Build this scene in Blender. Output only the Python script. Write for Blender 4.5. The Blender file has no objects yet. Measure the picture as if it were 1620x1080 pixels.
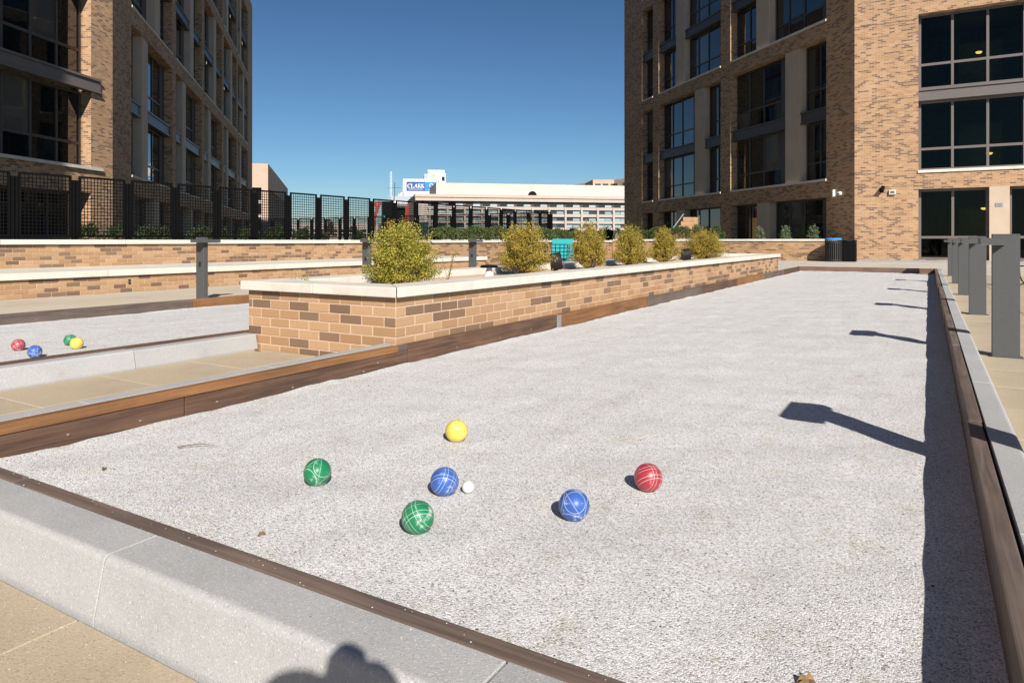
import bpy, bmesh, math, random
import numpy as np
from mathutils import Vector, Matrix

random.seed(7)
rng = np.random.default_rng(7)
sc = bpy.context.scene
COL = sc.collection

# ------------------------------------------------------------------ camera, sky, sun, exposure
CAM_H = 0.96
YAW = math.radians(30.81)
cam_data = bpy.data.cameras.new('camera')
cam_data.sensor_width = 36.0
cam_data.lens = 36.0 * 1105 / 1620
cam_data.shift_y = -159 / 1620
cam_data.clip_start = 0.05
cam_data.clip_end = 3000
cam = bpy.data.objects.new('camera', cam_data)
cam.location = (0, 0, CAM_H)
cam.rotation_euler = (math.radians(90), 0, YAW)
COL.objects.link(cam)
sc.camera = cam

SUN = Vector((-1.093, 1.089, -1.0))            # direction the light travels
world = bpy.data.worlds.new('World')
sc.world = world
world.use_nodes = True
wn = world.node_tree
bg = wn.nodes['Background']
sky = wn.nodes.new('ShaderNodeTexSky')
sky.sky_type = 'NISHITA'
sky.sun_disc = False
sky.sun_elevation = math.atan2(1.0, math.hypot(SUN.x, SUN.y))
sky.sun_rotation = math.atan2(-SUN.x, -SUN.y)
sky.altitude = 0
sky.air_density = 1.0
sky.dust_density = 0.0
sky.ozone_density = 6.5
sat = wn.nodes.new('ShaderNodeHueSaturation')      # camera response of the photograph: a steeper, clear blue gradient
sat.inputs['Saturation'].default_value = 0.93
sat.inputs['Hue'].default_value = 0.491
pre = wn.nodes.new('ShaderNodeVectorMath')
pre.operation = 'SCALE'
pre.inputs['Scale'].default_value = 1 / 6.6
gam = wn.nodes.new('ShaderNodeGamma')
gam.inputs['Gamma'].default_value = 1.35
post = wn.nodes.new('ShaderNodeVectorMath')
post.operation = 'SCALE'
post.inputs['Scale'].default_value = 6.6
wn.links.new(sky.outputs[0], sat.inputs['Color'])
wn.links.new(sat.outputs[0], pre.inputs[0])
wn.links.new(pre.outputs[0], gam.inputs['Color'])
wn.links.new(gam.outputs[0], post.inputs[0])
wn.links.new(post.outputs[0], bg.inputs[0])
bg.inputs[1].default_value = 0.059

sun_data = bpy.data.lights.new('sun', 'SUN')
sun_data.energy = 5.0
sun_data.angle = math.radians(0.53)
sun_data.color = (1.0, 0.95, 0.88)
sun = bpy.data.objects.new('sun', sun_data)
sun.rotation_euler = SUN.to_track_quat('-Z', 'Y').to_euler()
sun.location = (20, -20, 30)
COL.objects.link(sun)

vs = sc.view_settings
vs.view_transform = 'Standard'
vs.look = 'None'
vs.exposure = 0.26
vs.gamma = 1.0
vs.use_curve_mapping = False
sc.cycles.diffuse_bounces = 1
sc.cycles.max_bounces = 6


# ------------------------------------------------------------------ materials
def new_mat(name):
    m = bpy.data.materials.new(name)
    m.use_nodes = True
    nt = m.node_tree
    b = nt.nodes['Principled BSDF']
    return m, nt, b


def N(nt, t, **kw):
    n = nt.nodes.new(t)
    for k, v in kw.items():
        setattr(n, k, v)
    return n


def ramp(nt, stops, fac=None, interp='LINEAR'):
    r = N(nt, 'ShaderNodeValToRGB')
    r.color_ramp.interpolation = interp
    el = r.color_ramp.elements
    while len(el) < len(stops):
        el.new(0.5)
    for e, (p, c) in zip(el, stops):
        e.position = p
        e.color = (c[0], c[1], c[2], 1)
    if fac is not None:
        nt.links.new(fac, r.inputs[0])
    return r


def mixc(nt, a, b, fac, mode='MIX'):
    m = N(nt, 'ShaderNodeMix', data_type='RGBA', blend_type=mode)
    for sock, v in ((m.inputs[0], fac), (m.inputs[6], a), (m.inputs[7], b)):
        if hasattr(v, 'links'):
            nt.links.new(v, sock)
        elif isinstance(v, (int, float)):
            sock.default_value = v
        else:
            sock.default_value = (v[0], v[1], v[2], 1)
    return m.outputs[2]


def noise(nt, scale, detail=4, rough=0.55, vec=None, mapping=None, coord='Object'):
    n = N(nt, 'ShaderNodeTexNoise')
    n.inputs['Scale'].default_value = scale
    n.inputs['Detail'].default_value = detail
    n.inputs['Roughness'].default_value = rough
    if vec is None:
        tc = N(nt, 'ShaderNodeTexCoord')
        vec = tc.outputs[coord]
    if mapping is not None:
        mp = N(nt, 'ShaderNodeMapping')
        mp.inputs['Scale'].default_value = mapping
        nt.links.new(vec, mp.inputs[0])
        vec = mp.outputs[0]
    nt.links.new(vec, n.inputs['Vector'])
    return n


def bump(nt, b, height, strength, dist):
    bp = N(nt, 'ShaderNodeBump')
    bp.inputs['Strength'].default_value = strength
    bp.inputs['Distance'].default_value = dist
    nt.links.new(height, bp.inputs['Height'])
    nt.links.new(bp.outputs[0], b.inputs['Normal'])
    return bp


def plain(name, col, rough=0.6, var=0.12, nscale=6.0, metal=0.0, bumpy=0.0, bscale=80, spec=0.5, rnd=0.0):
    m, nt, b = new_mat(name)
    n = noise(nt, nscale, 5)
    lo = [c * (1 - var) for c in col]
    hi = [min(1, c * (1 + var)) for c in col]
    c = ramp(nt, [(0.3, lo), (0.7, hi)], n.outputs[0]).outputs[0]
    if rnd:
        oi = N(nt, 'ShaderNodeObjectInfo')
        hv = N(nt, 'ShaderNodeHueSaturation')
        mr = N(nt, 'ShaderNodeMapRange')
        mr.inputs[3].default_value = 1 - rnd
        mr.inputs[4].default_value = 1 + rnd
        nt.links.new(oi.outputs['Random'], mr.inputs[0])
        nt.links.new(mr.outputs[0], hv.inputs['Value'])
        nt.links.new(c, hv.inputs['Color'])
        c = hv.outputs[0]
    nt.links.new(c, b.inputs['Base Color'])
    b.inputs['Roughness'].default_value = rough
    b.inputs['Metallic'].default_value = metal
    b.inputs['Specular IOR Level'].default_value = spec
    if bumpy:
        n2 = noise(nt, bscale, 4, 0.7)
        bump(nt, b, n2.outputs[0], bumpy, 0.01)
    return m


def emit(name, col, s):
    m, nt, b = new_mat(name)
    b.inputs['Base Color'].default_value = (*col, 1)
    b.inputs['Emission Color'].default_value = (*col, 1)
    b.inputs['Emission Strength'].default_value = s
    return m


def speckled(name, base, lo, specks, scale=260, rough=0.8, big=2.0, bstr=0.4, rnd=0.05):
    """concrete / granite: fine mineral grains plus soft large patches"""
    m, nt, b = new_mat(name)
    tc = N(nt, 'ShaderNodeTexCoord')
    v = N(nt, 'ShaderNodeTexVoronoi')
    v.inputs['Scale'].default_value = scale
    nt.links.new(tc.outputs['Object'], v.inputs['Vector'])
    bw = N(nt, 'ShaderNodeRGBToBW')
    nt.links.new(v.outputs['Color'], bw.inputs[0])
    g = ramp(nt, [(0.0, lo), (0.25, base), (0.72, base), (1.0, specks)], bw.outputs[0])
    n = noise(nt, big, 6, 0.6, tc.outputs['Object'])
    r = ramp(nt, [(0.22, (0.76, 0.75, 0.73)), (0.45, (0.97, 0.965, 0.96)), (0.75, (1.07, 1.06, 1.05))], n.outputs[0])
    c = mixc(nt, g.outputs[0], r.outputs[0], 1.0, 'MULTIPLY')
    oi = N(nt, 'ShaderNodeObjectInfo')
    mr = N(nt, 'ShaderNodeMapRange')
    mr.inputs[3].default_value = 1 - rnd
    mr.inputs[4].default_value = 1 + rnd
    nt.links.new(oi.outputs['Random'], mr.inputs[0])
    hv = N(nt, 'ShaderNodeHueSaturation')
    nt.links.new(mr.outputs[0], hv.inputs['Value'])
    nt.links.new(c, hv.inputs['Color'])
    nt.links.new(hv.outputs[0], b.inputs['Base Color'])
    b.inputs['Roughness'].default_value = rough
    n2 = noise(nt, scale * 0.7, 3, 0.7, tc.outputs['Object'])
    bump(nt, b, n2.outputs[0], bstr, 0.004)
    return m


def brick_single(name, lo, hi):
    m, nt, b = new_mat(name)
    oi = N(nt, 'ShaderNodeObjectInfo')
    tc = N(nt, 'ShaderNodeTexCoord')
    geo = N(nt, 'ShaderNodeNewGeometry')
    # island random works for joined bricks, object random for single ones
    add = N(nt, 'ShaderNodeMath', operation='ADD')
    nt.links.new(oi.outputs['Random'], add.inputs[0])
    nt.links.new(geo.outputs['Random Per Island'], add.inputs[1])
    fr = N(nt, 'ShaderNodeMath', operation='FRACT')
    nt.links.new(add.outputs[0], fr.inputs[0])
    c = ramp(nt, [(0, lo), (1, hi)], fr.outputs[0])
    n = noise(nt, 130, 3, 0.7, tc.outputs['Object'])
    r = ramp(nt, [(0.3, (0.78, 0.77, 0.76)), (0.7, (1.14, 1.12, 1.1))], n.outputs[0])
    nt.links.new(mixc(nt, c.outputs[0], r.outputs[0], 1.0, 'MULTIPLY'), b.inputs['Base Color'])
    b.inputs['Roughness'].default_value = 0.85
    bump(nt, b, n.outputs[0], 0.5, 0.004)
    return m


TAN_LO, TAN_HI = (0.41, 0.235, 0.115), (0.54, 0.345, 0.192)
DRK_LO, DRK_HI = (0.195, 0.118, 0.068), (0.275, 0.172, 0.102)
MORTAR = (0.70, 0.50, 0.375)


def brick_wall_mat(name, bw=0.237, bh=0.0785):
    """running-bond brickwork for walls too far away to tell the bricks apart"""
    m, nt, b = new_mat(name)
    tc = N(nt, 'ShaderNodeTexCoord')

    def bt(c1, c2, mort):
        t = N(nt, 'ShaderNodeTexBrick')
        t.offset = 0.5
        t.inputs['Scale'].default_value = 1.0
        t.inputs['Mortar Size'].default_value = 0.005
        t.inputs['Mortar Smooth'].default_value = 0.2
        t.inputs['Brick Width'].default_value = bw
        t.inputs['Row Height'].default_value = bh
        t.inputs['Color1'].default_value = (*c1, 1)
        t.inputs['Color2'].default_value = (*c2, 1)
        t.inputs['Mortar'].default_value = (*mort, 1)
        nt.links.new(tc.outputs['UV'], t.inputs['Vector'])
        return t
    t = bt((0, 0, 0), (1, 1, 1), (0, 0, 0))
    pick = ramp(nt, [(0.0, (0, 0, 0)), (0.735, (1, 1, 1))], t.outputs['Color'], 'CONSTANT')
    # clusters of dark bricks
    n = noise(nt, 0.9, 2, 0.5, tc.outputs['UV'], (1.0, 2.5, 1))
    nr = ramp(nt, [(0.30, (0.45, 0.45, 0.45)), (0.48, (1, 1, 1))], n.outputs[0])
    pk = mixc(nt, (0, 0, 0), pick.outputs[0], nr.outputs[0])
    tan = ramp(nt, [(0, TAN_LO), (0.75, TAN_HI)], t.outputs['Color'])
    c = mixc(nt, tan.outputs[0], (0.215, 0.132, 0.080), pk)
    c2 = mixc(nt, c, MORTAR, t.outputs['Fac'])
    n3 = noise(nt, 0.35, 4, 0.5, tc.outputs['UV'])
    r3 = ramp(nt, [(0.3, (0.9, 0.89, 0.88)), (0.7, (1.06, 1.05, 1.04))], n3.outputs[0])
    nt.links.new(mixc(nt, c2, r3.outputs[0], 1.0, 'MULTIPLY'), b.inputs['Base Color'])
    b.inputs['Roughness'].default_value = 0.88
    inv = N(nt, 'ShaderNodeMath', operation='SUBTRACT')
    inv.inputs[0].default_value = 1.0
    nt.links.new(t.outputs['Fac'], inv.inputs[1])
    bump(nt, b, inv.outputs[0], 0.25, 0.005)
    return m


def wood(name, lo, mid, hi, rough=0.7, axis=1):
    m, nt, b = new_mat(name)
    tc = N(nt, 'ShaderNodeTexCoord')
    sc_ = [38, 38, 38]
    sc_[axis] = 1.6
    oi = N(nt, 'ShaderNodeObjectInfo')
    va = N(nt, 'ShaderNodeVectorMath', operation='ADD')
    nt.links.new(tc.outputs['Object'], va.inputs[0])
    nt.links.new(oi.outputs['Location'], va.inputs[1])
    n = noise(nt, 1.0, 7, 0.65, va.outputs[0], sc_)
    n.inputs['Distortion'].default_value = 0.7
    c = ramp(nt, [(0.28, lo), (0.5, mid), (0.74, hi)], n.outputs[0])
    n2 = noise(nt, 1.8, 5, 0.6, va.outputs[0])
    r2 = ramp(nt, [(0.3, (0.72, 0.74, 0.78)), (0.68, (1.12, 1.1, 1.05))], n2.outputs[0])
    mr = N(nt, 'ShaderNodeMapRange')
    mr.inputs[3].default_value = 0.82
    mr.inputs[4].default_value = 1.18
    nt.links.new(oi.outputs['Random'], mr.inputs[0])
    hv = N(nt, 'ShaderNodeHueSaturation')
    nt.links.new(mr.outputs[0], hv.inputs['Value'])
    nt.links.new(mixc(nt, c.outputs[0], r2.outputs[0], 1.0, 'MULTIPLY'), hv.inputs['Color'])
    nt.links.new(hv.outputs[0], b.inputs['Base Color'])
    b.inputs['Roughness'].default_value = rough
    bump(nt, b, n.outputs[0], 0.35, 0.004)
    return m


def gravel_mat():
    m, nt, b = new_mat('crushed_shell_gravel')
    tc = N(nt, 'ShaderNodeTexCoord')
    v = N(nt, 'ShaderNodeTexVoronoi')
    v.inputs['Scale'].default_value = 210
    nt.links.new(tc.outputs['Object'], v.inputs['Vector'])
    bw = N(nt, 'ShaderNodeRGBToBW')
    nt.links.new(v.outputs['Color'], bw.inputs[0])
    c1 = ramp(nt, [(0.06, (0.20, 0.19, 0.18)), (0.20, (0.52, 0.51, 0.495)), (0.42, (0.72, 0.715, 0.705)), (0.8, (0.90, 0.895, 0.885))], bw.outputs[0])
    v2 = N(nt, 'ShaderNodeTexVoronoi')
    v2.inputs['Scale'].default_value = 420
    nt.links.new(tc.outputs['Object'], v2.inputs['Vector'])
    bw2 = N(nt, 'ShaderNodeRGBToBW')
    nt.links.new(v2.outputs['Color'], bw2.inputs[0])
    c2 = ramp(nt, [(0.1, (0.70, 0.69, 0.68)), (0.8, (1.10, 1.10, 1.10))], bw2.outputs[0])
    c = mixc(nt, c1.outputs[0], c2.outputs[0], 1.0, 'MULTIPLY')
    n = noise(nt, 1.1, 8, 0.68, tc.outputs['Object'], (1, 0.55, 1))
    dirt = ramp(nt, [(0.3, (0.92, 0.905, 0.88)), (0.52, (1.0, 0.995, 0.985)), (0.75, (1.03, 1.03, 1.03))], n.outputs[0])
    c = mixc(nt, c, dirt.outputs[0], 1.0, 'MULTIPLY')
    nd = noise(nt, 1.0, 4, 0.6, tc.outputs['Object'], (7.0, 0.55, 1))
    rk = ramp(nt, [(0.32, (0.965, 0.96, 0.95)), (0.5, (1.0, 1.0, 1.0)), (0.7, (1.015, 1.015, 1.015))], nd.outputs[0])
    c = mixc(nt, c, rk.outputs[0], 1.0, 'MULTIPLY')
    n4 = noise(nt, 5.5, 6, 0.7, tc.outputs['Object'])
    st = ramp(nt, [(0.52, (1.01, 1.01, 1.01)), (0.62, (0.96, 0.945, 0.91)), (0.72, (0.84, 0.79, 0.70))], n4.outputs[0])
    c = mixc(nt, c, st.outputs[0], 1.0, 'MULTIPLY')
    nt.links.new(c, b.inputs['Base Color'])
    b.inputs['Roughness'].default_value = 0.95
    b.inputs['Specular IOR Level'].default_value = 0.2
    ad = N(nt, 'ShaderNodeMath', operation='MULTIPLY_ADD')
    nt.links.new(v.outputs['Distance'], ad.inputs[0])
    ad.inputs[1].default_value = -1.0
    n5 = noise(nt, 190, 4, 0.8, tc.outputs['Object'])
    nt.links.new(n5.outputs[0], ad.inputs[2])
    bump(nt, b, ad.outputs[0], 0.55, 0.004)
    return m


def attr_mat(name, rough=0.7, trans=0.0, spec=0.3):
    m, nt, b = new_mat(name)
    a = N(nt, 'ShaderNodeAttribute', attribute_name='Col')
    nt.links.new(a.outputs['Color'], b.inputs['Base Color'])
    b.inputs['Roughness'].default_value = rough
    b.inputs['Specular IOR Level'].default_value = spec
    if trans:
        out = nt.nodes['Material Output']
        tr = N(nt, 'ShaderNodeBsdfTranslucent')
        nt.links.new(a.outputs['Color'], tr.inputs[0])
        mx = N(nt, 'ShaderNodeMixShader')
        mx.inputs[0].default_value = trans
        nt.links.new(b.outputs[0], mx.inputs[1])
        nt.links.new(tr.outputs[0], mx.inputs[2])
        nt.links.new(mx.outputs[0], out.inputs[0])
    return m


def ball_mat(name, col, lines, width=0.0011, wear=0.5, line_col=(0.85, 0.87, 0.85)):
    """lines: list of (nx,ny,nz,offset): engraved circles where the plane cuts the ball"""
    m, nt, b = new_mat(name)
    tc = N(nt, 'ShaderNodeTexCoord')
    prev = None
    for (nx, ny, nz, d) in lines:
        l = math.sqrt(nx * nx + ny * ny + nz * nz)
        dp = N(nt, 'ShaderNodeVectorMath', operation='DOT_PRODUCT')
        nt.links.new(tc.outputs['Object'], dp.inputs[0])
        dp.inputs[1].default_value = (nx / l, ny / l, nz / l)
        s = N(nt, 'ShaderNodeMath', operation='SUBTRACT')
        nt.links.new(dp.outputs['Value'], s.inputs[0])
        s.inputs[1].default_value = d
        ab = N(nt, 'ShaderNodeMath', operation='ABSOLUTE')
        nt.links.new(s.outputs[0], ab.inputs[0])
        if prev is None:
            prev = ab.outputs[0]
        else:
            mn = N(nt, 'ShaderNodeMath', operation='MINIMUM')
            nt.links.new(prev, mn.inputs[0])
            nt.links.new(ab.outputs[0], mn.inputs[1])
            prev = mn.outputs[0]
    n = noise(nt, 28, 6, 0.7)
    sc1 = ramp(nt, [(0.56, (0, 0, 0)), (0.66, (1, 1, 1))], n.outputs[0])
    n2 = noise(nt, 14, 3, 0.5)
    c = ramp(nt, [(0.3, [x * 0.85 for x in col]), (0.7, [min(1, x * 1.15) for x in col])], n2.outputs[0]).outputs[0]
    wm = N(nt, 'ShaderNodeMath', operation='MULTIPLY')
    nt.links.new(sc1.outputs[0], wm.inputs[0])
    wm.inputs[1].default_value = wear
    c = mixc(nt, c, (0.72, 0.72, 0.69), wm.outputs[0])
    if prev is not None:
        lt = N(nt, 'ShaderNodeMath', operation='LESS_THAN')
        nt.links.new(prev, lt.inputs[0])
        lt.inputs[1].default_value = width
        lw = N(nt, 'ShaderNodeMath', operation='MULTIPLY')
        nt.links.new(lt.outputs[0], lw.inputs[0])
        lw.inputs[1].default_value = 0.7
        c = mixc(nt, c, line_col, lw.outputs[0])
    nt.links.new(c, b.inputs['Base Color'])
    b.inputs['Roughness'].default_value = 0.4
    return m


M = {}
M['gravel'] = gravel_mat()
M['kerb'] = speckled('grey_kerb_stone', (0.45, 0.445, 0.435), (0.30, 0.295, 0.285), (0.66, 0.655, 0.64), 300, 0.75, 2.2, 0.4, 0.05)
M['paver'] = speckled('tan_paver', (0.50, 0.405, 0.28), (0.30, 0.24, 0.165), (0.63, 0.535, 0.41), 240, 0.85, 1.7, 0.5, 0.045)
M['paver_far'] = speckled('pale_tan_paving', (0.60, 0.515, 0.395), (0.5, 0.42, 0.32), (0.68, 0.59, 0.47), 200, 0.85, 0.8, 0.3, 0.04)
M['bounce_cut_paving'] = speckled('grey_bounce_cut_paving', (0.17, 0.165, 0.155), (0.12, 0.115, 0.11), (0.22, 0.215, 0.2), 200, 0.85, 0.8, 0.3, 0.04)  # dark tone made up for hidden ground, cuts light bounced onto the side facade
M['joint'] = plain('sand_joint', (0.47, 0.38, 0.265), 0.95)
M['apron'] = speckled('pale_concrete', (0.60, 0.54, 0.45), (0.5, 0.45, 0.37), (0.66, 0.61, 0.53), 200, 0.85, 0.6, 0.3, 0.04)
M['coping'] = speckled('cast_stone_coping', (0.74, 0.69, 0.60), (0.67, 0.62, 0.53), (0.80, 0.76, 0.68), 300, 0.8, 2.6, 0.2, 0.045)
M['column'] = plain('cast_concrete', (0.60, 0.47, 0.35), 0.85, 0.07, 1.3, bumpy=0.1)
M['brick_tan'] = brick_single('tan_brick', TAN_LO, TAN_HI)
M['brick_dark'] = brick_single('dark_brick', DRK_LO, DRK_HI)
M['mortar'] = plain('pink_mortar', MORTAR, 0.95, 0.1, 30, bumpy=0.4, bscale=200)
M['wall'] = brick_wall_mat('brickwork')
M['wood_dark'] = wood('weathered_wood', (0.052, 0.027, 0.017), (0.118, 0.062, 0.038), (0.20, 0.112, 0.068))
M['wood_grey'] = wood('greyed_wood', (0.085, 0.062, 0.05), (0.165, 0.122, 0.098), (0.25, 0.19, 0.155))
M['wood_grey_x'] = wood('greyed_wood_cross', (0.085, 0.06, 0.047), (0.165, 0.118, 0.092), (0.25, 0.185, 0.15), axis=0)
M['wood_red_x'] = wood('red_brown_wood_cross', (0.13, 0.07, 0.045), (0.215, 0.12, 0.08), (0.28, 0.165, 0.115), axis=0)
M['wood_orange'] = wood('orange_wood', (0.14, 0.062, 0.024), (0.25, 0.115, 0.043), (0.34, 0.17, 0.07))
M['wood_slat'] = plain('cedar_slats', (0.46, 0.27, 0.13), 0.7, 0.2, 3.0)
M['bolt'] = plain('steel_bolt', (0.42, 0.36, 0.32), 0.5, metal=0.6)
M['bollard'] = plain('grey_powder_coat', (0.088, 0.090, 0.090), 0.5, 0.06, 40, bumpy=0.25, bscale=500)
M['bronze'] = plain('dark_bronze_frame', (0.085, 0.072, 0.066), 0.45, 0.06)
M['frame'] = plain('grey_brown_frame', (0.17, 0.145, 0.135), 0.5, 0.05)
M['black'] = plain('black_paint', (0.005, 0.005, 0.0055), 0.6, 0.1, 30, spec=0.12)
M['black_soft'] = plain('black_plastic', (0.02, 0.02, 0.02), 0.6)
M['blue_ring'] = plain('blue_plastic', (0.03, 0.27, 0.75), 0.45)
M['soil'] = plain('dry_pale_mulch', (0.40, 0.36, 0.30), 0.95, 0.35, 30, bumpy=1.0, bscale=40)
M['grass'] = plain('terrace_ground', (0.10, 0.095, 0.06), 0.95, 0.3, 3)
M['ground'] = plain('distant_ground', (0.16, 0.15, 0.13), 0.95, 0.2, 0.05)
M['leaf'] = attr_mat('leaves', 0.55, 0.25)
M['stones'] = attr_mat('loose_stones', 0.9, 0.0, 0.2)
M['bark'] = plain('twig_bark', (0.14, 0.09, 0.055), 0.9)
M['drum'] = plain('dark_brown_drum', (0.02, 0.016, 0.015), 0.6, spec=0.25)
M['white'] = plain('white_paint', (0.78, 0.78, 0.76), 0.5, 0.04)
M['cream'] = plain('cream_box', (0.7, 0.66, 0.56), 0.5, 0.04)
M['teal'] = plain('teal_plastic', (0.03, 0.40, 0.42), 0.4, 0.06)
M['steel'] = plain('galvanised_steel', (0.5, 0.5, 0.5), 0.35, 0.1, metal=0.8)
M['flash'] = plain('metal_flashing', (0.34, 0.36, 0.39), 0.5, 0.08)
M['beige'] = plain('beige_concrete', (0.60, 0.43, 0.325), 0.9, 0.06, 0.2)
M['pink_conc'] = plain('pinkish_precast', (0.54, 0.45, 0.385), 0.9, 0.06, 0.2)
M['pale'] = plain('pale_render', (0.63, 0.56, 0.49), 0.9, 0.05, 0.15)
M['offwhite'] = plain('white_cladding', (0.72, 0.74, 0.75), 0.6, 0.04, 0.2)
M['greycl'] = plain('blue_grey_cladding', (0.42, 0.48, 0.53), 0.5, 0.06, 0.2)
M['lime'] = plain('lime_green_panel', (0.42, 0.66, 0.22), 0.6, 0.05)
M['banner'] = plain('blue_banner', (0.02, 0.095, 0.32), 0.6, 0.04)
M['banner2'] = plain('light_blue_banner', (0.03, 0.26, 0.58), 0.6, 0.15, 0.3)
M['red'] = plain('red_paint', (0.52, 0.05, 0.035), 0.5, 0.1)
M['dgreen'] = plain('dark_green_box', (0.015, 0.07, 0.05), 0.6)
M['room'] = plain('dim_room', (0.42, 0.46, 0.36), 0.9)
M['lamp'] = emit('warm_lamp', (1.0, 0.55, 0.16), 5.0)
M['skin'] = plain('skin', (0.45, 0.26, 0.18), 0.6)
M['cloth'] = plain('navy_cloth', (0.03, 0.04, 0.07), 0.85)
M['leafdry'] = plain('dry_leaf', (0.26, 0.16, 0.07), 0.8, 0.3, 60)


def glass_opaque():
    m, nt, b = new_mat('window_glass')
    oi = N(nt, 'ShaderNodeObjectInfo')
    c = ramp(nt, [(0, (0.004, 0.005, 0.005)), (0.6, (0.010, 0.012, 0.012)), (0.84, (0.022, 0.024, 0.023)), (0.87, (0.075, 0.073, 0.066)), (1, (0.12, 0.115, 0.10))], oi.outputs['Random'])
    nt.links.new(c.outputs[0], b.inputs['Base Color'])
    b.inputs['Roughness'].default_value = 0.02
    b.inputs['IOR'].default_value = 1.95
    n = noise(nt, 0.8, 2)
    bump(nt, b, n.outputs[0], 0.04, 0.05)
    return m


def glass_clear():
    m, nt, b = new_mat('tinted_glass')
    out = nt.nodes['Material Output']
    tr = N(nt, 'ShaderNodeBsdfTransparent')
    tr.inputs[0].default_value = (0.40, 0.47, 0.40, 1)
    gl = N(nt, 'ShaderNodeBsdfGlossy')
    gl.inputs['Roughness'].default_value = 0.02
    fr = N(nt, 'ShaderNodeFresnel')
    fr.inputs[0].default_value = 1.3
    mx = N(nt, 'ShaderNodeMixShader')
    nt.links.new(fr.outputs[0], mx.inputs[0])
    nt.links.new(tr.outputs[0], mx.inputs[1])
    nt.links.new(gl.outputs[0], mx.inputs[2])
    nt.links.new(mx.outputs[0], out.inputs[0])
    return m


def glass_far():
    m, nt, b = new_mat('blinds_behind_glass')
    oi = N(nt, 'ShaderNodeObjectInfo')
    c = ramp(nt, [(0, (0.03, 0.045, 0.06)), (0.28, (0.05, 0.07, 0.085)), (0.34, (0.27, 0.38, 0.40)), (1, (0.40, 0.52, 0.53))], oi.outputs['Random'])
    nt.links.new(c.outputs[0], b.inputs['Base Color'])
    b.inputs['Roughness'].default_value = 0.12
    return m


M['glass'] = glass_opaque()
M['glass_clear'] = glass_clear()
M['glass_far'] = glass_far()


# ------------------------------------------------------------------ mesh helpers
class MB:
    def __init__(self):
        self.v, self.f = [], []

    def add(self, vs_, fs):
        o = len(self.v)
        self.v += [tuple(p) for p in vs_]
        self.f += [tuple(i + o for i in f) for f in fs]
        return self

    def box(self, x0, x1, y0, y1, z0, z1):
        return self.add([(x0, y0, z0), (x1, y0, z0), (x1, y1, z0), (x0, y1, z0), (x0, y0, z1), (x1, y0, z1), (x1, y1, z1), (x0, y1, z1)],
                        [(0, 3, 2, 1), (4, 5, 6, 7), (0, 1, 5, 4), (1, 2, 6, 5), (2, 3, 7, 6), (3, 0, 4, 7)])

    def quad(self, a, b, c, d):
        return self.add([a, b, c, d], [(0, 1, 2, 3)])

    def tube(self, p0, p1, r0, r1=None, n=8, caps=True):
        r1 = r0 if r1 is None else r1
        p0, p1 = Vector(p0), Vector(p1)
        d = (p1 - p0).normalized()
        a = d.orthogonal().normalized()
        b = d.cross(a)
        vs_ = []
        for p, r in ((p0, r0), (p1, r1)):
            for i in range(n):
                t = 2 * math.pi * i / n
                vs_.append(p + a * (r * math.cos(t)) + b * (r * math.sin(t)))
        fs = [(i, (i + 1) % n, n + (i + 1) % n, n + i) for i in range(n)]
        if caps:
            fs += [tuple(range(n - 1, -1, -1)), tuple(range(n, 2 * n))]
        return self.add(vs_, fs)

    def bar(self, p0, p1, w, h):
        """square bar between two points"""
        p0, p1 = Vector(p0), Vector(p1)
        d = (p1 - p0).normalized()
        up = Vector((0, 0, 1)) if abs(d.z) < 0.95 else Vector((1, 0, 0))
        s = d.cross(up).normalized() * (w / 2)
        t = s.cross(d).normalized() * (h / 2)
        vs_ = [p0 - s - t, p0 + s - t, p0 + s + t, p0 - s + t, p1 - s - t, p1 + s - t, p1 + s + t, p1 - s + t]
        return self.add(vs_, [(0, 3, 2, 1), (4, 5, 6, 7), (0, 1, 5, 4), (1, 2, 6, 5), (2, 3, 7, 6), (3, 0, 4, 7)])

    def lathe(self, prof, n=24, c=(0, 0, 0)):
        vs_ = []
        for r, z in prof:
            for i in range(n):
                t = 2 * math.pi * i / n
                vs_.append((c[0] + r * math.cos(t), c[1] + r * math.sin(t), c[2] + z))
        fs = []
        for k in range(len(prof) - 1):
            for i in range(n):
                j = (i + 1) % n
                fs.append((k * n + i, k * n + j, (k + 1) * n + j, (k + 1) * n + i))
        fs.append(tuple(range(n - 1, -1, -1)))
        fs.append(tuple(range((len(prof) - 1) * n, len(prof) * n)))
        return self.add(vs_, fs)

    def extrude_profile(self, prof, y0, y1, axis='y'):
        """closed 2-D profile (a,z) swept along y (or x)"""
        n = len(prof)
        if axis == 'y':
            vs_ = [(a, y0, z) for a, z in prof] + [(a, y1, z) for a, z in prof]
        else:
            vs_ = [(y0, a, z) for a, z in prof] + [(y1, a, z) for a, z in prof]
        fs = [(i, (i + 1) % n, n + (i + 1) % n, n + i) for i in range(n)] + [tuple(range(n - 1, -1, -1)), tuple(range(n, 2 * n))]
        return self.add(vs_, fs)

    def mesh(self, name, mat=None, bevel=0, seg=1, smooth=False, fixn=True):
        me = bpy.data.meshes.new(name)
        me.from_pydata(self.v, [], self.f)
        if bevel or fixn:
            bm = bmesh.new()
            bm.from_mesh(me)
            if bevel:
                bmesh.ops.bevel(bm, geom=list(bm.edges), offset=bevel, segments=seg, profile=0.6, affect='EDGES')
            if fixn:
                bmesh.ops.recalc_face_normals(bm, faces=bm.faces)
            bm.to_mesh(me)
            bm.free()
        uv_box(me)
        if mat is not None:
            me.materials.append(M[mat] if isinstance(mat, str) else mat)
        if smooth:
            for p in me.polygons:
                p.use_smooth = True
        me.update()
        return me

    def build(self, name, mat=None, parent=None, **kw):
        pos = {k: kw.pop(k) for k in ('loc', 'rz', 'frame') if k in kw}
        return place(name, self.mesh(name, mat, **kw), parent, **pos)


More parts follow.
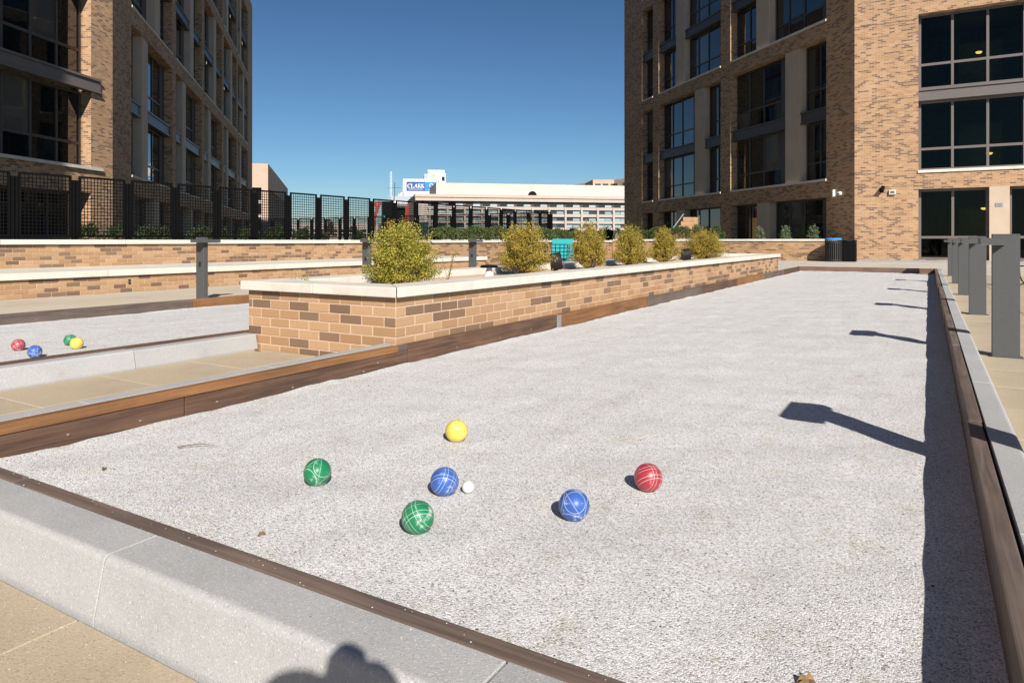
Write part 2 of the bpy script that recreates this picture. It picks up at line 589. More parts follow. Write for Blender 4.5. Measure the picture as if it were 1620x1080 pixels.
def uv_box(me):
    if not len(me.polygons):
        return
    nl = len(me.loops)
    co = np.empty(len(me.vertices) * 3)
    me.vertices.foreach_get('co', co)
    co = co.reshape(-1, 3)
    li = np.empty(nl, dtype=np.int32)
    me.loops.foreach_get('vertex_index', li)
    pn = np.empty(len(me.polygons) * 3)
    me.polygons.foreach_get('normal', pn)
    pn = np.abs(pn.reshape(-1, 3))
    lt = np.empty(len(me.polygons), dtype=np.int32)
    me.polygons.foreach_get('loop_total', lt)
    ax = np.repeat(pn.argmax(1), lt)
    p = co[li]
    uv = np.where((ax == 0)[:, None], p[:, [1, 2]], np.where((ax == 1)[:, None], p[:, [0, 2]], p[:, [0, 1]]))
    layer = me.uv_layers.new(name='UVMap')
    layer.data.foreach_set('uv', uv.astype(np.float32).ravel())


def place(name, me, parent=None, loc=(0, 0, 0), rz=0.0, frame=None):
    o = bpy.data.objects.new(name, me)
    COL.objects.link(o)
    if frame is not None:
        loc, rz = (frame[0], frame[1], 0), frame[2]
    o.location = loc
    o.rotation_euler = (0, 0, rz)
    if parent is not None:
        o.parent = parent
    return o


def thing(name, label, cat, loc=(0, 0, 0), rz=0.0, group=None):
    o = bpy.data.objects.new(name, None)
    o.empty_display_size = 0.2
    COL.objects.link(o)
    o.location = loc
    o.rotation_euler = (0, 0, rz)
    o['label'] = label
    o['category'] = cat
    if group:
        o['group'] = group
    return o


def tag(o, label, cat, group=None):
    o['label'] = label
    o['category'] = cat
    if group:
        o['group'] = group
    return o


def struct(o):
    o['kind'] = 'structure'
    return o


def copy_tree(o, parent=None):
    c = o.copy()
    COL.objects.link(c)
    c.parent = parent
    for ch in list(o.children):
        copy_tree(ch, c)
    return c


def set_col(me, cols):
    """cols: per-polygon rgb -> corner attribute Col"""
    lt = np.empty(len(me.polygons), dtype=np.int32)
    me.polygons.foreach_get('loop_total', lt)
    c = np.repeat(np.asarray(cols, dtype=np.float32), lt, axis=0)
    c = np.concatenate([c, np.ones((len(c), 1), np.float32)], axis=1)
    at = me.color_attributes.new('Col', 'FLOAT_COLOR', 'CORNER')
    at.data.foreach_set('color', c.ravel())


# picture helpers used only to work out where the measured places are in the world (metres)
F_PX, CX, HY = 1105.0, 810.0, 381.0
FW = Vector((-math.sin(YAW), math.cos(YAW)))
RT = Vector((math.cos(YAW), math.sin(YAW)))


def at_depth(px, py, d):
    p = FW * d + RT * ((px - CX) / F_PX * d)
    return Vector((p.x, p.y, CAM_H - (py - HY) / F_PX * d))


# ------------------------------------------------------------------ ground and paving
g = MB()
g.quad((-1500, -400, -0.08), (1500, -400, -0.08), (1500, 1800, -0.08), (-1500, 1800, -0.08))
struct(g.build('ground', 'ground'))

g = MB()
g.quad((-14.0, -14, -0.036), (8, -14, -0.036), (8, 23.62, -0.036), (-14.0, 23.62, -0.036))
paving = struct(g.build('paving', 'joint'))
g = MB()
g.quad((-6.4, 20.8, -0.004), (8, 20.8, -0.004), (8, 36.4, -0.004), (-6.4, 36.4, -0.004))
apron = struct(g.build('concrete_apron', 'apron'))
g = MB()
g.quad((-15.2, -14, -0.004), (-9.0, -14, -0.004), (-9.0, 20.8, -0.004), (-15.2, 20.8, -0.004))
struct(g.build('pavement', 'paver_far'))

g = MB()
g.quad((-15.2, 20.8, -0.004), (-6.4, 20.8, -0.004), (-6.4, 36.4, -0.004), (-15.2, 36.4, -0.004))
struct(g.build('bounce_cut_pavement', 'bounce_cut_paving'))  # ground hidden by the planter, made dark to weaken bounce light

slab_mesh = {}


def slab(x0, x1, y0, y1, par, mat='paver'):
    w, d = round(x1 - x0 - 0.005, 3), round(y1 - y0 - 0.005, 3)
    key = (w, d, mat)
    if key not in slab_mesh:
        slab_mesh[key] = MB().box(-w / 2, w / 2, -d / 2, d / 2, -0.04, 0.0).mesh('slab', mat, bevel=0.003)
    place('slab', slab_mesh[key], par, loc=((x0 + x1) / 2, (y0 + y1) / 2, 0.0 + random.uniform(-0.0012, 0.0012)))


S = 0.70
for i in range(-4, 5):                       # strip in front of the court
    for j in range(3):
        y1 = 0.962 - j * S
        slab(-1.85 + i * S, -1.85 + (i + 1) * S, y1 - S, y1, paving)
for (x0, x1) in ((-5.10, -4.395), (-4.395, -3.69)):   # between the two courts
    y = 4.17
    while y > -1.4:
        slab(x0, x1, y - S, y, paving)
        y -= S
for i in range(4):                           # right of the court
    y = 23.60
    x0 = 0.345 + i * 0.72
    while y > 0.97:
        slab(x0, x0 + 0.72, y - 0.72, y, paving)
        y -= 0.72
for i in range(11):                          # pale slabs behind the far end
    for j in range(2):
        slab(-6.3 + i * 0.9, -5.4 + i * 0.9, 23.66 + j * 1.5, 25.16 + j * 1.5, apron, 'apron')


# ------------------------------------------------------------------ gravel courts
def wob(x, y, seed, amp):
    r = np.random.default_rng(seed)
    z = np.zeros_like(x)
    for k in range(26):
        f = r.uniform(0.8, 14) if k < 14 else r.uniform(14, 55)
        a = r.uniform(0, 6.283)
        z += np.sin((x * math.cos(a) + y * math.sin(a)) * f + r.uniform(0, 6.28)) / (f ** 0.75) * (0.4 if f < 6 else 1.0)
    return z * amp


def gravel_height(x, y, x0, x1, y0, y1, seed):
    z = wob(x, y, seed, 0.0055) + 0.004
    e = np.minimum(x - x0, x1 - x)
    e2 = np.minimum(y - y0, y1 - y)
    m = np.exp(-(e / 0.06) ** 2) * 0.009 + np.exp(-(e2 / 0.08) ** 2) * 0.014
    return z + m * (1 + 0.3 * np.sin(y * 2.3 + 1.3 * np.sin(y * 5.1 + x)) + 0.25 * np.sin(y * 17 + 2 * np.sin(y * 7.3)))


def gravel_court(name, x0, x1, y0, y1, nx, dy0, growth, seed):
    ys = [y0]
    dy = dy0
    while ys[-1] < y1:
        ys.append(min(y1, ys[-1] + dy))
        dy = min(0.16, dy * growth)
    ys = np.array(ys)
    xs = np.linspace(x0, x1, nx)
    X, Y = np.meshgrid(xs, ys)
    Z = gravel_height(X, Y, x0, x1, y0, y1, seed)
    v = np.stack([X, Y, Z], -1).reshape(-1, 3)
    ny = len(ys)
    idx = np.arange(nx * ny).reshape(ny, nx)
    f = np.stack([idx[:-1, :-1], idx[:-1, 1:], idx[1:, 1:], idx[1:, :-1]], -1).reshape(-1, 4)
    me = bpy.data.meshes.new(name)
    me.from_pydata(v.tolist(), [], f.tolist())
    me.materials.append(M['gravel'])
    for p in me.polygons:
        p.use_smooth = True
    o = place(name, me)
    o['kind'] = 'structure'
    return o


C1 = (-3.47, 0.15, 1.19, 23.5)
C2 = (-8.92, -5.31, -2.0, 20.4)
gravel_court('gravel_court', *C1, 150, 0.018, 1.006, 11)
gravel_court('gravel_court', *C2, 90, 0.06, 1.002, 12)


def loose_stones(name, n, x0, x1, y0, y1, court, seed, smin, smax, power=1.0, zfix=None, lab='loose white and grey chips lying on the near gravel court'):
    r = np.random.default_rng(seed)
    x = r.uniform(x0, x1, n)
    y = y0 + (y1 - y0) * r.uniform(0, 1, n) ** power
    s = r.uniform(smin, smax, n) * np.where(r.random(n) < 0.05, 1.6, 1.0)
    big = r.random(n) < 0.0022
    s = np.where(big, r.uniform(0.004, 0.0075, n), s)
    z = gravel_height(x, y, *court, 11) + s * 0.15 if zfix is None else zfix + s * 0.3
    base = np.array([(1, 0, 0), (-1, 0, 0), (0, 1, 0), (0, -1, 0), (0, 0, 1), (0, 0, -1)], float)
    V = base[None] * s[:, None, None] * r.uniform(0.55, 1.1, (n, 6, 1))
    V[:, :, 2] *= 0.45
    a = r.uniform(0, 6.283, n)
    ca, sa = np.cos(a), np.sin(a)
    Vx = V[:, :, 0] * ca[:, None] - V[:, :, 1] * sa[:, None]
    Vy = V[:, :, 0] * sa[:, None] + V[:, :, 1] * ca[:, None]
    V[:, :, 0], V[:, :, 1] = Vx + x[:, None], Vy + y[:, None]
    V[:, :, 2] += z[:, None]
    fb = np.array([(0, 2, 4), (2, 1, 4), (1, 3, 4), (3, 0, 4), (2, 0, 5), (1, 2, 5), (3, 1, 5), (0, 3, 5)])
    Fc = (fb[None] + (np.arange(n) * 6)[:, None, None]).reshape(-1, 3)
    me = bpy.data.meshes.new(name)
    me.from_pydata(V.reshape(-1, 3).tolist(), [], Fc.tolist())
    pal = np.array([(0.80, 0.80, 0.79), (0.70, 0.69, 0.67), (0.58, 0.55, 0.51), (0.42, 0.38, 0.33), (0.50, 0.39, 0.27), (0.05, 0.045, 0.04)])
    k = np.where(big, r.choice([3, 4, 5], n), r.choice(6, n, p=[0.36, 0.30, 0.19, 0.08, 0.05, 0.02]))
    set_col(me, np.repeat(pal[k], 8, axis=0))
    me.materials.append(M['stones'])
    o = place(name, me)
    o['kind'] = 'stuff'
    o['label'] = lab
    o['category'] = 'gravel'
    return o


loose_stones('gravel_chips', 52000, C1[0] + 0.02, C1[1] - 0.02, 1.22, 7.5, C1, 5, 0.0013, 0.0034, 1.8)
loose_stones('spilled_chips', 130, -3.2, 0.1, 1.02, 1.195, C1, 6, 0.001, 0.0026, 0.35, 0.161, 'few gravel chips spilled on the front board and kerb')
loose_stones('spilled_chips', 260, -4.2, -0.3, 0.55, 0.955, C1, 9, 0.001, 0.003, 0.4, 0.0, 'few gravel chips spilled on the tan paving before the kerb')


# ------------------------------------------------------------------ timber edging and stone kerbs
BT = 0.16     # top of boards and kerbs


def plank(par, x0, x1, y0, y1, z0, z1, mat, bev=0.006):
    cx_, cy_ = (x0 + x1) / 2, (y0 + y1) / 2
    m = MB().box(x0 - cx_, x1 - cx_, y0 - cy_, y1 - cy_, z0, z1)
    return m.build('plank', mat, par, bevel=bev, seg=2, loc=(cx_, cy_, 0))


def bolts(par, pts, axis='x'):
    for (x, y, z) in pts:
        m = MB()
        d = Vector((1, 0, 0)) if axis == 'x' else Vector((0, 1, 0))
        m.tube(Vector((0, 0, 0)) - d * 0.004, Vector((0, 0, 0)) + d * 0.004, 0.007, 0.006, 8)
        m.build('bolt', 'bolt', par, loc=(x, y, z))


ed = thing('timber_edging', 'brown timber plank border around the near gravel court', 'edging')
# left side: two stacked planks up to the planter, single planks along it
y = -0.4
for (a, b_) in ((-0.4, 2.35), (2.355, 4.25)):
    plank(ed, -3.535, -3.475, a, b_, -0.05, 0.110, 'wood_dark')
plank(ed, -3.538, -3.470, -0.4, 4.13, 0.1125, BT, 'wood_orange', 0.006)
plank(ed, -3.532, -3.472, 4.255, 6.78, -0.05, BT - 0.004, 'wood_dark')
plank(ed, -3.535, -3.478, 4.133, 4.252, 0.1125, BT - 0.006, 'wood_grey')
MB().box(-0.03, 0.03, -0.05, 0.05, -0.05, BT - 0.012).build('bracket', 'steel', ed, bevel=0.003, loc=(-3.505, 6.84, 0))
yy = 6.9
k = 0
while yy < 23.4:
    e = min(yy + 2.75, 23.44)
    dx = random.uniform(-0.008, 0.008)
    plank(ed, -3.532 + dx, -3.472 + dx, yy, e - 0.006, -0.05, BT - random.uniform(0, 0.012), ('wood_orange', 'wood_grey', 'wood_dark')[k % 3])
    yy = e
    k += 1
# far end
for (a, b_) in ((-3.54, -1.72), (-1.715, 0.21)):
    plank(ed, a, b_, 23.5, 23.56, -0.05, BT, 'wood_red_x')
# right side
yy = 1.13
k = 0
while yy < 23.4:
    e = min(yy + 2.62, 23.49)
    dx = random.uniform(-0.007, 0.007)
    plank(ed, 0.148 + dx, 0.203 + dx, yy, e - 0.006, -0.05, BT + random.uniform(-0.006, 0.004), 'wood_grey')
    yy = e
    k += 1
# front end
plank(ed, -6.0, -2.62, 1.143, 1.198, -0.05, BT, 'wood_grey_x')
plank(ed, -2.617, 0.14, 1.145, 1.20, -0.05, BT - 0.002, 'wood_grey_x')
bolts(ed, [(-3.473, y_, 0.045 + random.uniform(-.02, .02)) for y_ in (1.75, 2.1, 2.55, 3.1, 3.75, 3.9, 4.9, 5.6, 6.2)])

e2 = thing('timber_edging', 'brown timber plank border around the far left gravel court', 'edging')
for (a, b_, mt) in ((-1.5, 1.4, 'wood_grey'), (1.405, 6.16, 'wood_grey'), (6.165, 8.9, 'wood_orange'), (8.905, 11.6, 'wood_dark'), (11.605, 14.6, 'wood_grey'), (14.605, 17.5, 'wood_dark'), (17.505, 20.4, 'wood_grey')):
    plank(e2, -8.98, -8.92, a, b_, -0.05, 0.135, mt)
for (a, b_) in ((-1.5, 1.2), (1.205, 4.2), (4.205, 7.2), (7.205, 10.2), (10.205, 14), (14.005, 17), (17.005, 20.4)):
    plank(e2, -5.325, -5.262, a, b_, -0.05, 0.152, 'wood_dark')
plank(e2, -8.98, -5.262, 20.405, 20.465, -0.05, 0.135, 'wood_red_x')
bolts(e2, [(-8.918, y_, 0.05) for y_ in (4.15, 5.0, 6.05, 6.9, 7.8)])


def kerb_profile(out_x, in_x, zt, flip=1):
    """bull-nosed kerb section: outer face slightly battered, rounded top arris"""
    w = abs(in_x - out_x)
    p = [(0, -0.05), (w, -0.05), (w, zt), (0.050, zt)]
    for i in range(1, 6):
        t = i / 6 * math.pi / 2
        p.append((0.050 - 0.022 * math.sin(t), zt - 0.022 * (1 - math.cos(t))))
    p.append((0.027, zt - 0.026))
    p.append((0.004, 0.01))
    s = 1 if in_x > out_x else -1
    return [(out_x + s * a, z) for a, z in p]


def kerb_run(par, out_c, in_c, a0, a1, zt, axis, length=1.11, start=None):
    a = a0
    while a < a1 - 0.01:
        e = min(a + length, a1)
        mid = (a + e) / 2
        prof = kerb_profile(out_c, in_c, zt + random.uniform(-0.002, 0.002))
        c0 = (out_c + in_c) / 2
        prof = [(p - c0, z) for p, z in prof]
        m = MB().extrude_profile(prof, a - mid + 0.0025, e - mid - 0.0025, axis)
        loc = (c0, mid, 0) if axis == 'y' else (mid, c0, 0)
        m.build('kerb_stone', 'kerb', par, bevel=0.0018, loc=loc)
        a = e


kb = thing('stone_kerb', 'pale grey stone kerb blocks around the near gravel court', 'kerb')
kerb_run(kb, 0.965, 1.140, -1.80 - 4 * 1.11, 0.34, BT + 0.001, 'x')
kerb_run(kb, 0.345, 0.213, 1.145, 23.5, BT + 0.002, 'y', 1.2)
kerb_run(kb, -3.69, -3.541, -0.4, 4.172, BT + 0.001, 'y', 1.14)
kb2 = thing('stone_kerb', 'pale grey stone kerb blocks along the left gravel court', 'kerb')
kerb_run(kb2, -5.10, -5.256, 4.165 - 1.11 * 5, 4.165, 0.138, 'y', 1.11)
kerb_run(kb2, -9.13, -8.985, -1.4, 20.4, 0.125, 'y', 1.11)


# ------------------------------------------------------------------ brickwork built brick by brick
BW, BH, BD = 0.237, 0.0785, 0.10
JT = 0.009
brick_mesh = {}


def brick(par, kind, length, loc, rz):
    key = (kind, round(length, 3))
    if key not in brick_mesh:
        l, h = length - JT, BH - JT
        brick_mesh[key] = MB().box(-l / 2, l / 2, 0, BD, -h / 2, h / 2).mesh('brick', 'brick_' + kind, bevel=0.0028)
    return place('brick', brick_mesh[key], par, loc=loc, rz=rz)


def lay(par, origin, dirv, rz, length, z0, courses, cut_top=None, limit=None, dark=0.27, seed=1, phase=0, name_rest='far_brickwork'):
    """bricks along dirv from origin; first `limit` metres as single bricks, the rest joined"""
    r = random.Random(seed)
    rest = {'tan': MB(), 'dark': MB()}
    cosr, sinr = math.cos(rz), math.sin(rz)
    for c in range(courses):
        zc = z0 + (c + 0.5) * BH
        s = 0.0
        first = True
        run = False
        while s < length - 0.02:
            l = BW
            if first and (c + phase) % 2:
                l = BW / 2
            first = False
            l = min(l, length - s)
            run = r.random() < (0.36 if run else dark * 0.85)
            kind = 'dark' if run else 'tan'
            m = s + l / 2
            p = (origin[0] + dirv[0] * m, origin[1] + dirv[1] * m)
            jit = r.uniform(-0.0015, 0.0015)
            p = (p[0] - sinr * -jit * -1, p[1] + cosr * -jit * -1)
            if limit is None or s < limit:
                brick(par, kind, l, (p[0], p[1], zc), rz)
            else:
                b_ = rest[kind]
                hl, hh = (l - JT) / 2, (BH - JT) / 2
                cs = [(-hl, 0, -hh), (hl, 0, -hh), (hl, BD, -hh), (-hl, BD, -hh), (-hl, 0, hh), (hl, 0, hh), (hl, BD, hh), (-hl, BD, hh)]
                cs = [(p[0] + x * cosr - y_ * sinr, p[1] + x * sinr + y_ * cosr, zc + z) for x, y_, z in cs]
                b_.add(cs, [(0, 3, 2, 1), (4, 5, 6, 7), (0, 1, 5, 4), (1, 2, 6, 5), (2, 3, 7, 6), (3, 0, 4, 7)])
            s += l
    for kind in rest:
        if rest[kind].f:
            o = rest[kind].build(name_rest, 'brick_' + kind, par, fixn=False)
            o['kind'] = 'stuff'


PX0, PX1, PY0, PY1 = -5.25, -3.54, 4.18, 20.2
pl = thing('brick_planter', 'long tan brick planter with pale coping between the two gravel courts', 'planter')
m = MB().box(PX0 + 0.004, PX1 - 0.004, PY0 + 0.004, PY1 - 0.004, -0.05, 0.522)
m.build('mortar_core', 'mortar', pl)
NC = 7
ZB = -0.028
lay(pl, (PX1, PY0), (-1, 0), 0.0, PX1 - PX0, ZB, NC, seed=3, phase=1, dark=0.42)                                    # front, facing the camera
lay(pl, (PX1, PY0), (0, 1), math.radians(90), PY1 - PY0, ZB, NC, limit=8.4, seed=4, phase=0, dark=0.33)       # long side to the near court
lay(pl, (PX0, PY1), (0, -1), math.radians(-90), PY1 - PY0, ZB, NC, limit=0.0, seed=5)              # side to the left court
lay(pl, (PX0, PY1), (1, 0), math.radians(180), PX1 - PX0, ZB, NC, limit=0.0, seed=6)               # far end

CO, CW = 0.052, 0.34
cz0, cz1 = 0.523, 0.603


def coping_stone(par, x0, x1, y0, y1, z0, z1, bev=0.008):
    a, b_ = (x0 + x1) / 2, (y0 + y1) / 2
    MB().box(x0 - a, x1 - a, y0 - b_, y1 - b_, z0, z1).build('coping_stone', 'coping', par, bevel=bev, seg=2, loc=(a, b_, 0))


def coping_mitre(par, pts, z0, z1):
    """stone with a mitred end, pts counter-clockwise"""
    n = len(pts)
    a = sum(p[0] for p in pts) / n
    b_ = sum(p[1] for p in pts) / n
    m_ = MB().add([(p[0] - a, p[1] - b_, z0) for p in pts] + [(p[0] - a, p[1] - b_, z1) for p in pts],
                  [tuple(range(n - 1, -1, -1)), tuple(range(n, 2 * n))] + [(i, (i + 1) % n, n + (i + 1) % n, n + i) for i in range(n)])
    m_.build('coping_stone', 'coping', par, bevel=0.008, seg=2, loc=(a, b_, 0))


ox0, ox1, oy0, oy1 = PX0 - CO, PX1 + CO, PY0 - CO, PY1 + CO
ix0, ix1, iy0, iy1 = ox0 + CW, ox1 - CW, oy0 + CW, oy1 - CW
gp = 0.003
xm = (ox0 + ox1) / 2
coping_mitre(pl, [(xm + gp, oy0), (ox1 - gp, oy0), (ix1 - gp, iy0), (xm + gp, iy0)], cz0, cz1)
coping_mitre(pl, [(ox0 + gp, oy0), (xm - gp, oy0), (xm - gp, iy0), (ix0 + gp, iy0)], cz0, cz1)
seg = 1.22
yy = oy0
first = True
while yy < oy1 - 0.01:
    e = min(yy + seg, oy1)
    if first:
        coping_mitre(pl, [(ox1, yy + 2 * gp), (ox1, e - gp), (ix1, e - gp), (ix1, iy0 + gp)], cz0, cz1)
        coping_mitre(pl, [(ox0, yy + 2 * gp), (ix0, iy0 + gp), (ix0, e - gp), (ox0, e - gp)], cz0, cz1)
        first = False
    else:
        coping_stone(pl, ix1, ox1, yy + gp, e - gp, cz0, cz1)
        coping_stone(pl, ox0, ix0, yy + gp, e - gp, cz0, cz1)
    yy = e
coping_stone(pl, ix0 + gp, ix1 - gp, oy1 - CW, oy1, cz0, cz1)
MB().box(ix0 - 0.02, ix1 + 0.02, iy0 - 0.02, oy1 - CW + 0.02, 0.47, 0.515).build('soil_bed', 'soil', pl)

# terrace walls on the left
tw = thing('bench_wall', 'low tan brick seat wall with pale coping behind the left court', 'wall')
LX = -12.95
MB().box(LX - 0.5, LX - 0.007, -8, 19.95, -0.05, 0.31).build('mortar_core', 'mortar', tw)
lay(tw, (LX, 4.6), (0, 1), math.radians(90), 15.3, -0.004, 4, limit=15.4, seed=8)
lay(tw, (LX, -8), (0, 1), math.radians(90), 12.55, -0.004, 4, limit=0, seed=9)
lay(tw, (LX - 0.5, 19.95), (1, 0), math.radians(180), 0.5, -0.004, 4, limit=0, seed=10)
yy = -8.0
while yy < 19.9:
    e = min(yy + 1.9, 20.0)
    coping_stone(tw, LX - 2.2, LX + 0.055, yy + gp, e - gp, 0.312, 0.425)
    yy = e

uw = thing('terrace_wall', 'tall tan brick retaining wall with pale coping under the black fence', 'wall')
UX = -15.15
MB().box(UX - 0.5, UX - 0.007, -8, 36.9, 0.0, 0.885).build('mortar_core', 'mortar', uw)
lay(uw, (UX, 5.2), (0, 1), math.radians(90), 31.2, 0.417, 6, limit=10.4, seed=13, dark=0.3)
lay(uw, (UX, 19.9), (0, 1), math.radians(90), 16.4, 0.417 - 6 * BH, 6, limit=0, seed=14)
lay(uw, (UX, -8), (0, 1), math.radians(90), 13.1, 0.417, 6, limit=0, seed=15)
yy = -8.0
while yy < 36.2:
    e = min(yy + 2.4, 36.25)
    coping_stone(uw, UX - 0.42, UX + 0.06, yy + gp, e - gp, 0.888, 0.985)
    yy = e

bw_ = thing('bed_wall', 'low tan brick bed wall running to the litter bin below the right building', 'wall')
BY = 36.25
MB().box(-15.1, -3.62, BY + 0.007, BY + 0.4, 0, 0.93).build('mortar_core', 'mortar', bw_)
lay(bw_, (-3.62, BY), (-1, 0), 0.0, 11.5, 0.0, 12, limit=0, seed=16)
xx = -15.05
while xx < -3.6:
    e = min(xx + 2.4, -3.60)
    coping_stone(bw_, xx + gp, e - gp, BY - 0.06, BY + 0.42, 0.945, 1.05)
    xx = e

g = MB()
g.quad((-160, -60, 0.90), (-15.5, -60, 0.90), (-15.5, 160, 0.90), (-160, 160, 0.90))
struct(g.build('terrace', 'grass'))
g = MB()
g.add([(-15.5, 36.6, 0.90), (-3.3, 36.6, 0.90), (-2.97 - 0.713 * 30, 36.3 + 0.70 * 30, 0.90), (-15.5, 70, 0.9)], [(0, 1, 2, 3)])
struct(g.build('planting_bed', 'grass'))


# ------------------------------------------------------------------ brick apartment buildings
def facade_wall(par, frame, x0, x1, z0, z1, openings, depth=0.62, name='wall'):
    xs = sorted({x0, x1, *[o[0] for o in openings], *[o[1] for o in openings]})
    zs = sorted({z0, z1, *[o[2] for o in openings], *[o[3] for o in openings]})
    xs = [x for x in xs if x0 <= x <= x1]
    zs = [z for z in zs if z0 <= z <= z1]
    m = MB()
    for i in range(len(xs) - 1):
        for j in range(len(zs) - 1):
            cx_, cz = (xs[i] + xs[i + 1]) / 2, (zs[j] + zs[j + 1]) / 2
            if any(o[0] < cx_ < o[1] and o[2] < cz < o[3] for o in openings):
                continue
            m.quad((xs[i], 0, zs[j]), (xs[i + 1], 0, zs[j]), (xs[i + 1], 0, zs[j + 1]), (xs[i], 0, zs[j + 1]))
    for (a, b_, c, d) in openings:
        m.quad((a, 0, c), (a, 0, d), (a, depth, d), (a, depth, c))
        m.quad((b_, 0, c), (b_, depth, c), (b_, depth, d), (b_, 0, d))
        m.quad((a, 0, d), (b_, 0, d), (b_, depth, d), (a, depth, d))
        m.quad((a, 0, c), (a, depth, c), (b_, depth, c), (b_, 0, c))
    return m.build(name, 'wall', par, frame=frame, fixn=False)


def window(par, frame, x0, x1, z0, z1, y, vfr, tz, fm='bronze', glass='glass', fw=0.075, name='window'):
    """framed window: vfr = fractions of vertical mullions, tz = transom height (or None)"""
    m = MB()
    d0, d1 = y - 0.05, y + 0.06
    m.box(x0, x1, d0, d1, z0, z0 + fw)
    m.box(x0, x1, d0, d1, z1 - fw, z1)
    m.box(x0, x0 + fw, d0, d1, z0 + fw, z1 - fw)
    m.box(x1 - fw, x1, d0, d1, z0 + fw, z1 - fw)
    xs = [x0 + fw] + [x0 + (x1 - x0) * f for f in vfr] + [x1 - fw]
    for x in xs[1:-1]:
        m.box(x - fw * 0.5, x + fw * 0.5, d0 + 0.004, d1 - 0.004, z0 + fw, z1 - fw)
    zs = [z0 + fw, z1 - fw]
    if tz is not None:
        for i in range(len(xs) - 1):
            a = xs[i] + (fw * 0.5 if i else 0)
            b_ = xs[i + 1] - (fw * 0.5 if i < len(xs) - 2 else 0)
            m.box(a, b_, d0 + 0.008, d1 - 0.008, tz - fw * 0.55, tz + fw * 0.55)
        zs = [z0 + fw, tz, z1 - fw]
    w = m.build(name, fm, par, frame=frame, fixn=False)
    for i in range(len(xs) - 1):
        for j in range(len(zs) - 1):
            cx_, cz = (xs[i] + xs[i + 1]) / 2, (zs[j] + zs[j + 1]) / 2
            hx, hz = (xs[i + 1] - xs[i]) / 2, (zs[j + 1] - zs[j]) / 2
            p = MB()
            p.box(-hx, hx, -0.006, 0.006, -hz, hz)
            pane = p.build('pane', glass, w, loc=(cx_, y + 0.01, cz))
            pane.rotation_euler = (random.uniform(-0.004, 0.004), 0, random.uniform(-0.006, 0.006))
    return w


def ibeam(par, frame, x0, x1, z0, z1, y, mat='bronze'):
    m = MB()
    m.box(x0, x1, y - 0.16, y + 0.1, z1 - 0.09, z1)
    m.box(x0, x1, y - 0.10, y + 0.1, z0 + 0.085, z1 - 0.095)
    m.box(x0, x1, y - 0.16, y + 0.1, z0, z0 + 0.08)
    m.build('spandrel_beam', mat, par, frame=frame, fixn=False)


def bay(par, frame, a, b_, z0, z1, c0, c1, storeys=2, yw=0.52, split=None, sill=True):
    """opening a..b_ (local x), concrete column c0..c1, stacked windows both sides, I-beam between storeys"""
    if c0 is not None:
        MB().box(c0, c1, 0.05, 0.62, z0 + 0.002, z1 - 0.002).build('column', 'column', par, frame=frame, fixn=False)
    if sill:
        MB().box(a - 0.0, b_ + 0.0, -0.05, 0.35, z0 - 0.11, z0 + 0.0015).build('sill', 'coping', par, frame=frame, fixn=False)
    sides = [(a, c0), (c1, b_)] if c0 is not None else [(a, b_)]
    h = z1 - z0
    for (l, r_) in sides:
        w = r_ - l
        if storeys == 2:
            zb0, zb1 = z0 + h * 0.425, z0 + h * 0.515
            ibeam(par, frame, l + 0.003, r_ - 0.003, zb0, zb1, 0.24)
            spans = [(z0 + 0.01, zb0 - 0.003), (zb1 + 0.003, z1 - 0.01)]
        else:
            spans = [(z0 + 0.01, z1 - 0.01)]
        for (p, q) in spans:
            if w < 3.2:
                window(par, frame, l + 0.004, r_ - 0.004, p, q, yw, [0.52], p + (q - p) * 0.31)
            else:
                # blank dark panel beside the mullioned window, as on the wide lights
                pw = w * 0.16
                MB().box(r_ - pw, r_ - 0.004, yw - 0.06, yw + 0.05, p, q).build('metal_panel', 'bronze', par, frame=frame, fixn=False)
                window(par, frame, l + 0.004, r_ - pw - 0.003, p, q, yw, [0.30, 0.62], p + (q - p) * 0.31)


Z_G1 = 3.12                       # ground-floor head
LV = [(4.03, 11.04), (11.92, 18.93), (19.81, 26.82)]
TOP = 29.0


def side_facade(par, frame, starts, width, sgn, endx, wid_first, mirror, ground=True, last_narrow=None):
    """sgn=+1: local x grows away from the near corner, -1: towards it"""
    ops = []

    def xr(a, b_):
        return (a, b_) if sgn > 0 else (-b_, -a)
    for k, s in enumerate(starts):
        for li, (z0, z1) in enumerate(LV):
            ops.append((*xr(s, s + width), z0, z1))
        ops.append((*xr(s, s + width), 0.02, Z_G1))
    if last_narrow:
        for (z0, z1) in LV:
            ops.append((*xr(*last_narrow), z0, z1))
        ops.append((*xr(*last_narrow), 0.02, Z_G1))
    x0, x1 = xr(0, endx)
    facade_wall(par, frame, x0, x1, -0.05, TOP, ops)
    for k, s in enumerate(starts):
        for li, (z0, z1) in enumerate(LV):
            if li % 2 == 0:
                c = (s + 2.1, s + 3.28)
            else:
                c = (s + 4.72, s + 5.92)
            a, b_ = xr(s, s + width)
            c0, c1 = xr(*c)
            bay(par, frame, a, b_, z0, z1, c0, c1)
        a, b_ = xr(s, s + width)
        c0, c1 = xr(s + 4.65, s + 5.85)
        bay(par, frame, a, b_, 0.02, Z_G1, c0, c1, storeys=1, sill=False)
    if last_narrow:
        a, b_ = xr(*last_narrow)
        for (z0, z1) in LV:
            bay(par, frame, a, b_, z0, z1, None, None)
        bay(par, frame, a, b_, 0.02, Z_G1, None, None, storeys=1, sill=False)


